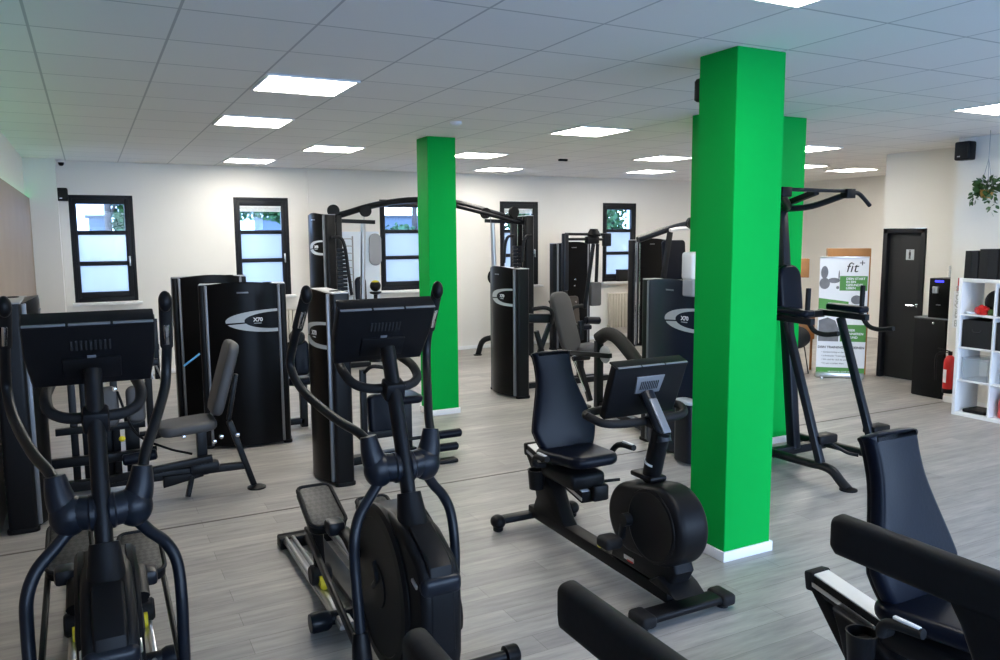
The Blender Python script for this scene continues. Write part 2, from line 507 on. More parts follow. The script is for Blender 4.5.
# ------------------------------------------------------------------ radiators
def radiator(x0, x1, z0, z1, label):
    t = thing('radiator', ((x0+x1)/2, YB-.06, z0), label, 'radiator', 'ribbed radiators under the windows')
    n = max(4, int((x1-x0)/.06)); w = (x1-x0)/n
    b = MB()
    for k in range(n): b.box((x0+k*w+.004, YB-.11, z0), (x0+(k+1)*w-.004, YB-.03, z1), .012)
    b.build('fin_panel', 'radiator', t)
    MB().box((x0, YB-.115, z1-.002), (x1, YB-.02, z1+.012), .004).build('top_grille', 'radiator', t)
    v = MB(); v.cyl((x0-.03, YB-.07, z0+.05), (x0+.01, YB-.07, z0+.05), .012); v.cyl((x0-.03, YB-.07, 0), (x0-.03, YB-.07, z0+.06), .009)
    v.build('pipe', 'radiator', t)
radiator(8.72, 9.3, .20, .83, 'cream ribbed radiator under the window beyond the pec fly machine')
radiator(2.2, 3.0, .20, .83, 'cream ribbed radiator under the window behind the paired black towers')

# ------------------------------------------------------------------ small wall things
def speaker(o, n, s, label, w=.13, h=.17, d=.14):
    o, n, s = Vector(o), Vector(n), Vector(s)
    t = thing('loudspeaker', o, label, 'speaker', 'small black wall speakers')
    MB().obox(o+n*(.05+d/2), s, (0, 0, 1), n, w, h, d, .02, 3).build('cabinet', 'plastic', t)
    MB().obox(o+n*(.052+d), s, (0, 0, 1), n, w*.82, h*.82, .008, .003).build('grille', 'fabric_black', t)
    MB().obox(o+n*(.025), s, (0, 0, 1), n, .05, .07, .05, .006).build('bracket', 'plastic', t)
    MB().obox(o+n*(.057+d)+s*(-w*.15)+Vector((0, 0, -h*.3)), s, (0, 0, 1), n, .03, .012, .003).build('badge', 'silver', t)
speaker((-.06, YB, 2.50), (0, -1, 0), (1, 0, 0), 'small black loudspeaker on the wall above the first window corner')
speaker((8.8, 2.70, 2.80), (-1, 0, 0), (0, -1, 0), 'small black loudspeaker high on the wall beside the hanging plant', .17, .2, .13)
speaker((3.55, .975, 2.785), (0, 1, 0), (-1, 0, 0), 'slim black loudspeaker behind the top of the large green pillar', .12, .14, .08)
t = thing('security_camera', (-.05, YB-.1, H), 'tiny dark dome camera under the ceiling above the first window', 'camera')
MB().lathe([(.045, 0), (.045, -.03), (.04, -.035)], (-.05, YB-.1, H)).build('base', 'white_plastic', t)
MB().lathe([(.036, -.03), (.034, -.06), (.02, -.078), (0, -.082)], (-.05, YB-.1, H)).build('dome', 'gloss', t)

# soap dispenser on the pier
t = thing('sanitizer_dispenser', (3.44, .98, 1.6), 'white hand sanitizer dispenser fixed to the back of the large green pillar', 'dispenser')
MB().box((3.40, .975, 1.65), (3.525, 1.085, 1.82), .02, 3).build('housing', 'white_plastic', t)
MB().box((3.405, .975, 1.55), (3.52, 1.075, 1.66), .012, 3).build('tank', 'grey_plastic', t)
MB().box((3.435, 1.07, 1.56), (3.49, 1.09, 1.61), .006).build('push_lever', 'white_plastic', t)

# ------------------------------------------------------------------ door
d = struct(MB().box((9.64, 3.77, .006), (9.68, 4.255, 1.925), .003).build('door_1', 'door'))
f = MB()
f.box((9.575, 4.25, 0), (9.74, 4.312, 1.98), .004); f.box((9.575, 3.712, 0), (9.74, 3.775, 1.98), .004); f.box((9.575, 3.712, 1.92), (9.74, 4.312, 1.98), .004)
f.build('door_frame', 'frame', d)
h = MB(); h.lathe([(.024, 0), (.024, .008), (.018, .01)], (9.641, 3.82, .99), (-1, 0, 0), 16); h.tube([(9.64, 3.82, .99), (9.60, 3.82, .99), (9.592, 3.835, .99), (9.592, 3.94, .99)], .009, 8, 4)
h.build('handle', 'chrome', d)
MB().box((9.632, 3.895, 1.575), (9.641, 4.005, 1.71), .002).build('sign_plate', 'logo_grey', d)
g = MB()
g.lathe([(.010, 0), (.010, .003)], (9.6315, 3.95, 1.69), (-1, 0, 0), 16)
g.box((9.6285, 3.936, 1.635), (9.6325, 3.964, 1.677)); g.box((9.6285, 3.938, 1.588), (9.6325, 3.948, 1.64)); g.box((9.6285, 3.952, 1.588), (9.6325, 3.962, 1.64))
g.build('pictogram', 'ink', d)

# ------------------------------------------------------------------ water dispenser
t = thing('dispenser_cabinet', (9.04, 3.105, 0), 'tall plain black base cabinet under the drinks dispenser beside the door', 'cabinet')
MB().box((8.88, 2.912, .0), (9.22, 3.298, .925), .004).build('body', 'plastic', t)
dd = MB().box((8.86, 2.914, .012), (8.88, 3.296, .915), .003).build('door', 'plastic', t)
MB().lathe([(.014, 0), (.014, .012), (.010, .014)], (8.862, 3.06, .88), (-1, 0, 0), 16).build('lock', 'chrome', dd)
MB().box((8.855, 2.905, .925), (9.225, 3.305, .94), .003).build('top_panel', 'strip', t)
t = thing('drinks_dispenser', (9.02, 3.03, .94), 'black countertop drinks dispenser with blue display on the black cabinet', 'water dispenser')
MB().box((8.875, 2.905, .94), (9.2, 3.15, 1.40), .008).build('body', 'gloss', t)
MB().box((8.871, 2.975, 1.355), (8.876, 3.08, 1.378)).build('display', 'screen_blue', t)
MB().lathe([(.032, 0), (.034, .07), (.03, .075)], (8.86, 3.06, 1.23), (0, 0, 1), 18).build('spout', 'silver', t)
MB().box((8.868, 3.0, 1.09), (8.876, 3.05, 1.098)).build('badge', 'silver', t)
t = MB().lathe([(.035, 0), (.036, .1), (.034, .14), (.0, .145)], (9.05, 3.0, 1.40), n=18).build('plastic_bottle', 'clear_plastic')
tag(t, 'clear plastic bottle standing on top of the drinks dispenser', 'bottle')

# ------------------------------------------------------------------ fire extinguisher and its signs
t = thing('fire_extinguisher', (8.70, 2.735, .13), 'red fire extinguisher hanging low on the wall beside the white shelf', 'fire extinguisher')
MB().lathe([(.048, .0), (.06, .015), (.062, .03), (.062, .33), (.055, .37), (.035, .405), (.02, .415), (.02, .43)], (8.70, 2.735, .14), n=28).build('cylinder', 'red', t)
MB().lathe([(.064, 0), (.064, .05), (.058, .052)], (8.70, 2.735, .13), n=28).build('base_ring', 'plastic', t)
hd = MB(); hd.cyl((8.70, 2.735, .56), (8.70, 2.735, .60), .022); hd.bar((8.70, 2.735, .60), (8.66, 2.86, .625), .02, .012); hd.bar((8.70, 2.735, .585), (8.665, 2.85, .585), .018, .01)
hd.build('valve', 'plastic', t)
MB().tube([(8.69, 2.79, .58), (8.66, 2.865, .55), (8.64, 2.862, .42), (8.64, 2.855, .26)], .011, 8, 5).build('hose', 'plastic', t)
lb = MB()
for k in range(9):
    a0, a1 = PI*.78+k*.09, PI*.78+(k+1)*.09
    q = [(8.70+.0632*math.cos(a), 2.735+.0632*math.sin(a)) for a in (a0, a1)]
    lb.quad((*q[0], .25), (*q[1], .25), (*q[1], .40), (*q[0], .40))
lb.build('label', 'banner_white', t)
o = MB().box((8.795, 2.665, 1.28), (8.8, 2.76, 1.42)).build('fire_sign', 'red')
tag(o, 'small red safety sign on the wall at the top corner of the shelf', 'sign')
t = MB().box((8.795, 2.69, .86), (8.8, 2.80, 1.27)).build('vertical_sign', 'banner_white')
tag(t, 'narrow white sign with upright dark lettering above the fire extinguisher', 'sign')
text_mesh('lettering', 'FEUERLÖSCHER', .075, (8.794, 2.72, .87), (0, 0, 1), (0, 1, 0), 'grey_plastic', t, .0006, space=.86)

# ------------------------------------------------------------------ hanging plant
t = thing('hanging_plant', (8.38, 2.28, 2.28), 'trailing green plant in an ochre pot hung from the ceiling by cords', 'plant')
pc = Vector((8.38, 2.255, 2.27))
MB().lathe([(.0, 0), (.038, .0), (.058, .04), (.066, .085), (.060, .087), (.054, .07), (0, .065)], pc, n=24).build('pot', 'terracotta', t)
for k in range(3):
    a = 2*PI*k/3+.4
    MB().tube([pc+V(.064*math.cos(a), .064*math.sin(a), .08), pc+V(0, 0, .40), (8.38, 2.255, H)], .0035, 6, 1).build('cord', 'grey_plastic', t)
lf = MB(); rnd = random.Random(3)
def leaf(m, p, d, L, W, rnd):
    d = Vector(d).normalized(); s = d.cross(Vector((rnd.uniform(-1, 1), rnd.uniform(-1, 1), rnd.uniform(-1, 1)))).normalized(); n = d.cross(s)
    p = Vector(p)
    m.poly([p, p+d*L*.35+s*W*.5+n*L*.06, p+d*L*.7+s*W*.4+n*L*.05, p+d*L, p+d*L*.7-s*W*.4+n*L*.05, p+d*L*.35-s*W*.5+n*L*.06])
for k in range(150):
    a = rnd.uniform(0, 2*PI); r = rnd.uniform(.02, .10)
    leaf(lf, pc+V(r*math.cos(a), r*math.sin(a), .09+rnd.uniform(-.03, .12)*(1-r*2)), (math.cos(a), math.sin(a), rnd.uniform(-.6, .8)), rnd.uniform(.045, .085), rnd.uniform(.025, .042), rnd)
for dx, dy, L in ((-.05, -.10, .24), (-.09, -.05, .12), (.03, .09, .06), (-.06, .10, .12)):
    for k in range(14):
        z = -L*k/14
        leaf(lf, pc+V(dx, dy, .08+z)+V(rnd.uniform(-.02, .02), rnd.uniform(-.02, .02), 0), (rnd.uniform(-1, 1), rnd.uniform(-1, 1), -.6), .055, .032, rnd)
lf.build('foliage', 'leaf', t, ang=80)

# ------------------------------------------------------------------ white cube shelf and what is on it
SX0, SX1, SY1, PT = 8.262, 8.65, 2.41, .3555
t = thing('cube_shelf', (8.45, 1.7, 0), 'white open cube shelf unit of four rows against the side wall', 'shelf')
SY0 = SY1-.038*2-4*.335-3*.016
for y in (SY1-.038, SY0): MB().box((SX0, y, 0), (SX1, y+.038, 1.45), .002).build('side_panel', 'white', t)
MB().box((SX0, SY0+.038, 1.412), (SX1, SY1-.038, 1.45), .002).build('top_panel', 'white', t)
MB().box((SX0, SY0+.038, 0), (SX1, SY1-.038, .038), .002).build('bottom_panel', 'white', t)
ys = []
for k in range(4):
    y1 = SY1-.038-k*(.335+.016); ys.append(y1)
    if k: MB().box((SX0+.002, y1, .038), (SX1-.002, y1+.016, 1.412)).build('divider', 'white', t)
zs = [.038+k*(.3315+.016) for k in range(4)]
for k in range(1, 4): MB().box((SX0+.003, SY0+.038, zs[k]-.016), (SX1-.003, SY1-.038, zs[k])).build('shelf_board', 'white', t)
def cell(c, r): return (SX0+.19, ys[c]-.1675, zs[r])
def fabric_bin(c, r, label):
    x, y, z = cell(c, r)
    tt = thing('fabric_bin', (x, y, z), label, 'storage bin', 'black fabric bins in the shelf')
    b = MB()
    a0, a1, b0, b1 = x-.165, x+.16, y-.155, y+.155
    b.box((a0, b0, z), (a0+.008, b1, z+.285), .003); b.box((a1-.008, b0, z), (a1, b1, z+.285), .003)
    b.box((a0, b0, z), (a1, b0+.008, z+.285), .003); b.box((a0, b1-.008, z), (a1, b1, z+.285), .003); b.box((a0, b0, z), (a1, b1, z+.01))
    b.build('body', 'fabric_black', tt)
    MB().tube([(a0-.002, y-.05, z+.19), (a0-.014, y-.03, z+.165), (a0-.014, y+.03, z+.165), (a0-.002, y+.05, z+.19)], .006, 6, 4).build('handle', 'fabric_black', tt)
fabric_bin(0, 2, 'black fabric bin in the shelf column beside the wall, second row from the top')
fabric_bin(1, 3, 'black fabric bin in the top row, next to the cell with the ball')
fabric_bin(1, 2, 'black fabric bin in the second row, next to the other bin of that row')
x, y, z = cell(0, 3)
o = MB().blob((x+.04, y-.06, z+.125), .125, .1, .125).build('exercise_ball', 'plastic_soft'); tag(o, 'dark round ball in the top cell of the white shelf', 'ball')
def crumple(name, c, sx, sy, sz, m, lab, cat, seed):
    r = random.Random(seed); b = bmesh.new(); bmesh.ops.create_icosphere(b, subdivisions=3, radius=1)
    for v in b.verts: v.co *= 1+r.uniform(-.22, .22)
    mb = MB(); mb._merge(b, Matrix.Translation(Vector(c)+Vector((0, 0, sz*.8))) @ Matrix.Diagonal((sx, sy, sz, 1)))
    return tag(mb.build(name, m, ang=60), lab, cat)
crumple('resistance_band', (x-.12, y-.01, z), .05, .065, .055, 'red', 'crumpled red exercise band in the top cell of the shelf', 'exercise band', 1)
crumple('resistance_band', (x-.13, y-.115, z), .035, .035, .035, 'leaf', 'crumpled green exercise band beside the red one in the shelf', 'exercise band', 2)
crumple('cleaning_cloth', (x-.13, y+.10, z), .04, .05, .014, 'board_blue', 'pale crumpled cloth lying in the top cell of the shelf', 'cloth', 3)
x, y, z = cell(0, 1)
t = thing('plastic_tub', (x, y, z), 'clear plastic storage tub in the third row of the white shelf', 'storage tub')
b = MB(); b.box((x-.16, y-.13, z), (x-.155, y+.13, z+.22)); b.box((x+.14, y-.13, z), (x+.145, y+.13, z+.22)); b.box((x-.16, y-.13, z), (x+.145, y-.125, z+.22)); b.box((x-.16, y+.125, z), (x+.145, y+.13, z+.22)); b.box((x-.16, y-.13, z), (x+.145, y+.13, z+.006))
b.build('body', 'clear_plastic', t)
MB().box((x-.172, y-.142, z+.22), (x+.157, y+.142, z+.236), .006).build('lid', 'clear_plastic', t)
x, y, z = cell(0, 0)
o = MB().box((x-.14, y-.12, z), (x+.12, y+.12, z+.035), .012, 3).build('body_scale', 'plastic'); tag(o, 'flat black scale lying in the bottom cell of the white shelf', 'scale')
x, y, z = cell(1, 1)
t = thing('glass_jar', (x-.08, y+.07, z), 'short clear glass jar with flat lid in the white shelf', 'jar')
MB().lathe([(.06, 0), (.066, .01), (.066, .10), (.058, .115)], (x-.08, y+.07, z), n=24).build('body', 'clear_plastic', t)
MB().lathe([(.06, .115), (.062, .117), (.062, .14), (.055, .145), (0, .145)], (x-.08, y+.07, z), n=24).build('lid', 'grey_plastic', t)
x, y, z = cell(1, 0)
t = thing('red_canister', (x-.07, y+.06, z), 'red plastic canister in the bottom row of the white shelf', 'canister')
MB().lathe([(.062, 0), (.072, .012), (.072, .17), (.06, .20), (.045, .215)], (x-.07, y+.06, z), n=24).build('body', 'bottle_red', t)
MB().lathe([(.05, .213), (.052, .22), (.052, .25), (.045, .255), (0, .255)], (x-.07, y+.06, z), n=24).build('lid', 'red', t)
for k, (y1, wd, hh, lab) in enumerate(((2.385, .14, .285, 'first from the wall side'), (2.235, .19, .305, 'second from the wall side'), (2.03, .2, .30, 'third from the wall side'))):
    tt = thing('felt_bag', (8.44, y1-wd/2, 1.45), 'upright black felt bag on top of the white shelf, '+lab, 'bag', 'black felt bags on the shelf')
    b = MB(); b.pad([(-wd/2, 0), (wd/2, 0), (wd/2-.004, hh), (-wd/2+.004, hh)], .26, (8.42, y1-wd/2, 1.45), (0, -1, 0), (0, 0, 1), .008)
    b.build('body', 'fabric_black', tt)
    MB().box((8.284, y1-wd*.5-.004, 1.47), (8.292, y1-wd*.5+.004, 1.45+hh-.01), .003).build('seam', 'fabric_black', tt)

# ------------------------------------------------------------------ roll-up banner
A, Bp = Vector((8.80, 4.65, 0)), Vector((9.235, 4.24, 0))
BS = (Bp-A).normalized(); BN = BS.cross(Vector((0, 0, 1))); BW = (Bp-A).length; BH = 1.615
t = thing('roll_up_banner', (A+Bp)/2, 'white and green roll-up advertising banner standing beside the black door', 'banner')
def bpnt(s, h, off): return A+BS*s+Vector((0, 0, h))+BN*off
MB().obox(bpnt(BW/2, .04, -.02), BS, (0, 0, 1), BN, BW, .07, .12, .015).build('base', 'silver', t)
for s in (.06, BW-.06): MB().obox(bpnt(s, .012, 0), BS, (0, 0, 1), BN, .03, .024, .3, .004).build('foot', 'silver', t)
MB().obox(bpnt(BW/2, .05+BH/2-.03, 0), BS, (0, 0, 1), BN, BW, BH-.06, .004).build('sheet', 'banner_white', t)
MB().obox(bpnt(BW/2, BH-.005, 0), BS, (0, 0, 1), BN, BW+.01, .02, .02, .004).build('top_rail', 'silver', t)
def bq(name, pts, m, off=.0035): return MB().poly([bpnt(s*BW, h, off) for s, h in pts]).build(name, m, t, recalc=False)
def hh(v): return (379-v)/121*1.61
def bfield(name, pts, m, off): MB().poly([bpnt(s*BW, h, off) for s, h in pts]).build(name, m, t, recalc=False)
def br_(s0, s1, v0, v1): bfield('green_field', [(s, hh(v)) for s, v in ((s0, v1), (s1, v1), (s1, v0), (s0, v0))], 'banner_green', .0035)
br_(.42, .985, 276.5, 291); br_(.47, 1.0, 325, 342); br_(0, 1.0, 368.5, 379)
bfield('green_field', [(s, hh(v)) for s, v in ((0, 312), (.62, 312), (.62, 302), (0, 298.5))], 'banner_green', .0035)
def disc(s, v, rs, rh, k=0): bfield('photo_field', [(s+rs/BW*math.cos(2*PI*i/20), hh(v)+rh*math.sin(2*PI*i/20)) for i in range(20)], 'banner_grey', .004+k*.0002)
for k, a in enumerate(((.10, 273, .045, .085), (.11, 284, .065, .075), (.30, 281, .075, .035), (.40, 276, .008, .07), (.38, 288, .02, .02), (.78, 300, .07, .06))): disc(*a, k)
bfield('photo_field', [(s, hh(v)) for s, v in ((.02, 342), (.44, 342), (.44, 330), (.36, 321), (.2, 318), (.02, 321))], 'banner_grey', .004)
UP = (0, 0, 1)
def bt(body, size, s, v, m, sp=1.0, sh=0.0, bold=.0): text_mesh('lettering', body, size, bpnt(s*BW, hh(v), .0045), BS, UP, m, t, .0004, shear=sh, space=sp, bold=bold)
bt('fit', .185, .53, 272.6, 'ink', 1.0, .22); bt('+', .13, .80, 267, 'ink')
for k, s in enumerate(('DEIN START', 'IN EIN', 'GESUNDES', 'LEBEN')): bt(s, .042, .55, 280.2+k*3.1, 'banner_white', bold=.001)
bt('BESSER', .035, .2, 305, 'banner_white')
for k, s in enumerate(('BESSER', 'TRAINIEREN', 'GESUND')): bt(s, .042, .56, 331.5+k*3.6, 'banner_white', bold=.001)
bt('DEIN TRAINING FÜR DEINEN', .043, .02, 349, 'ink', 1.02, bold=.0012)
for k, s in enumerate(('• Gerätetraining an der Maschine', '• Individueller Trainingsplan', '• Wir sind für dich da und beraten', '• Fit sein in jedem Alter')): bt(s, .03, .10, 353.6+k*3.8, 'ink')
bt('WWW.FIT.DE', .05, .25, 374.5, 'banner_white')

# ------------------------------------------------------------------ things behind the banner
t = thing('wooden_cabinet', (9.35, 4.75, 0), 'tall orange-brown wooden cabinet standing behind the roll-up banner', 'cabinet')
cm = MB(); R45 = Matrix.Rotation(math.atan2(BS.y, BS.x), 3, 'Z')
cm.obox((9.40, 4.70, .86), BS, UP, BN, .54, 1.72, .22, .006); cm.build('body', 'brown_wood', t)
cm = MB(); cm.obox((8.98, 5.10, 1.45), BS, UP, BN, .16, .26, .2, .006); cm.build('side_box', 'brown_wood', t)
cm = MB(); cm.obox((9.08, 5.21, .62), BS, UP, BN, .40, .34, .18, .006)
for s_ in (-.17, .17): cm.obox(Vector((9.08, 5.21, .23))+BS*s_, BS, UP, BN, .03, .46, .03, .004)
cm.build('low_cabinet', 'brown_wood', t)
t = thing('wire_leg_chair', (8.80, 5.02, 0), 'dark shell chair on thin wire legs beside the roll-up banner', 'chair')
MB().blob((8.80, 5.02, .50), .2, .2, .16).build('seat', 'fabric_black', t)
lg = MB(); lg.tube([(8.68, 4.92, .42), (8.65, 4.87, .008), (8.89, 4.85, .008), (8.86, 4.92, .42)], .008, 6, 1); lg.build('leg', 'metal', t)
lg = MB(); lg.tube([(8.68, 5.12, .42), (8.65, 5.17, .008), (8.89, 5.19, .008), (8.86, 5.12, .42)], .008, 6, 1); lg.build('leg', 'metal', t)

# pale board with wall rack and things by the window wall
struct(MB().tube([(3.20, YB-.01, .07), (3.20, YB-.01, H)], .011, 8, 1).build('trim_4', 'wall'))
t = thing('wall_board', (3.9, YB, 1.2), 'pale blue board on the wall between the second and third window', 'board')
MB().box((3.42, YB-.03, .45), (4.30, YB, 2.0), .004).build('panel', 'board_blue', t)
t = thing('accessory_rack', (3.62, YB-.10, 0), 'thin grey wire rack with rungs standing before the pale blue board', 'rack')
for x in (3.50, 3.84): MB().tube([(x, YB-.12, .0), (x, YB-.12, 1.93)], .012, 8, 1).build('upright', 'grey_plastic', t)
for k in range(9):
    z = 1.0+k*.11
    MB().tube([(3.50, YB-.12, z), (3.55, YB-.17, z+.01), (3.79, YB-.17, z+.01), (3.84, YB-.12, z)], .008, 6, 1).build('rung', 'grey_plastic', t)
o = MB().pad(rrect(.20, .50, .095, 8), .04, (4.225, YB-.055, 1.72), (1, 0, 0), (0, 0, 1), .012).build('balance_board', 'grey_plastic')
tag(o, 'grey oval balance board hung on the pale blue board beside the window', 'balance board')
o = MB().blob((4.10, 9.0, 1.165), .085, .085, .085).build('medicine_ball', 'plastic'); tag(o, 'black medicine ball with yellow cap on the stand below the third window', 'ball')
MB().lathe([(.062, 1.225), (.055, 1.236), (.03, 1.248), (0, 1.253)], (4.10, 9.0, 0)).build('cap', 'yellow', o)
t = thing('ball_stand', (4.10, 9.0, 0), 'dark stand holding the black and yellow ball below the third window', 'stand')
MB().cyl((4.10, 9.0, 0), (4.10, 9.0, .03), .17).build('base', 'metal', t); MB().cyl((4.10, 9.0, .02), (4.10, 9.0, 1.05), .03).build('pole', 'metal', t)
MB().lathe([(.03, 1.03), (.085, 1.05), (.095, 1.075), (.08, 1.07)], (4.10, 9.0, 0)).build('tray', 'metal', t)
for k, x in enumerate((8.90, 9.17)):
    t = thing('storage_box', (x+.1, YB-.06, WZ0), 'black box on the far window sill, '+('the one wholly in view' if k == 0 else 'the one half hidden by the machine'), 'box', 'black boxes on the window sill')
    MB().box((x, YB-.105, WZ0), (x+.22, YB-.02, WZ0+.20), .006).build('body', 'fabric_black', t); MB().box((x-.006, YB-.109, WZ0+.20), (x+.226, YB-.016, WZ0+.22), .005).build('lid', 'fabric_black', t)

# ------------------------------------------------------------------ outside the windows
struct(MB().box((-40, YB+.3, -.5), (60, 70, -.3)).build('ground', 'lawn'))
struct(MB().box((-40, -60, -.3), (60, -6.3, -.05)).build('ground', 'lawn'))  # unseen ground on the street side, added to hold daylight off the ceiling
t = thing('house', (-2, 27, -.3), 'pale rendered house across the yard seen through the window panes', 'house')
MB().box((-9, 26, -.3), (8.5, 34, 5.2)).build('wall', 'house_white', t)
MB().pad([(-9.4, 0), (9.4, 0), (0, 3)], 8.6, (-.25, 30, 5.2), (1, 0, 0), (0, 0, 1)).build('roof', 'house_roof', t)
for x in (-6, -2.5, 2.9): MB().box((x, 25.97, 3.2), (x+1.2, 26.02, 4.6)).build('window', 'house_grey', t)
for (x0, x1, y0, z1, lab) in ((.25, .62, 18.5, 2.42, 'blue grey shed with flat dark roof seen through the first window'), (4.55, 5.3, 20, 2.42, 'blue grey annex seen through the second window behind the branches'), (8.7, 10.3, 22, 2.55, 'long low shed seen through the third window')):
    t = thing('garden_shed', ((x0+x1)/2, y0+.6, -.3), lab, 'shed')
    MB().box((x0, y0, -.3), (x1, y0+1.2, z1)).build('wall', 'house_grey', t); MB().box((x0-.08, y0-.08, z1), (x1+.08, y0+1.28, z1+.05)).build('roof', 'house_roof', t)
def tree(x, y, r, clumps, label, seed, n=420, L=.22):
    t = thing('yard_tree', (x, y, -.3), label, 'tree', 'trees in the yard')
    rn = random.Random(seed)
    tb = MB().tube([(x, y, -.3), (x+.02, y, 1.2), (x-.02, y+.02, 2.4), (x+.05, y, 4.5)], lambda k: r*(1-.45*k), 10, 5)
    for c in clumps:
        tb.tube([(x, y, max(1.2, c[2]-.6)), ((x+c[0])/2, (y+c[1])/2, c[2]-.12), (c[0], c[1], c[2])], lambda k: r*.35*(1-.6*k), 6, 3)
    tb.build('trunk', 'bark', t)
    m = MB()
    for cx, cy, cz, cr in clumps:
        for k in range(n):
            d = Vector((rn.gauss(0, 1), rn.gauss(0, 1), rn.gauss(0, .8))).normalized()*cr*rn.random()**.4
            leaf(m, Vector((cx, cy, cz))+d, (rn.uniform(-1, 1), rn.uniform(-1, 1), rn.uniform(-1, .3)), L*rn.uniform(.6, 1.2), L*.55, rn)
    m.build('foliage', 'leaf_out', t, ang=80)
tree(.66, 17.3, .11, [(1.15, 17.4, 2.35, .42), (1.2, 17.5, 3.0, .5), (1.5, 17.4, 1.6, .5)], 'tree with grey brown trunk seen through the first window', 11)
tree(5.2, 16.2, .09, [(3.45, 16.3, 2.62, .26), (3.85, 16.2, 2.60, .24), (4.15, 16.0, 2.52, .2), (4.35, 16.0, 2.38, .16), (4.9, 16.1, 2.7, .35), (4.0, 16.2, 2.9, .4)], 'leafy tree hanging its branches across the second window', 12, 150, .16)
tree(9.1, 20, .12, [(8.6, 20, 1.9, .5), (9.3, 20, 1.7, .6)], 'low bushy tree seen through the third window', 13, 300)
tree(11.9, 18.2, .14, [(11.3, 18.2, 2.6, .9), (12.2, 18.3, 2.3, .9), (11.6, 18.5, 1.4, .9), (12.6, 18, 3.2, .8)], 'dense green tree seen through the fourth window', 14)
tree(15.3, 18.4, .14, [(14.9, 18.2, 2.7, .9), (15.4, 18.3, 2.0, .8), (14.4, 18.5, 1.6, .9), (15.0, 18, 3.4, .8)], 'dense green tree seen through the fifth window', 15)

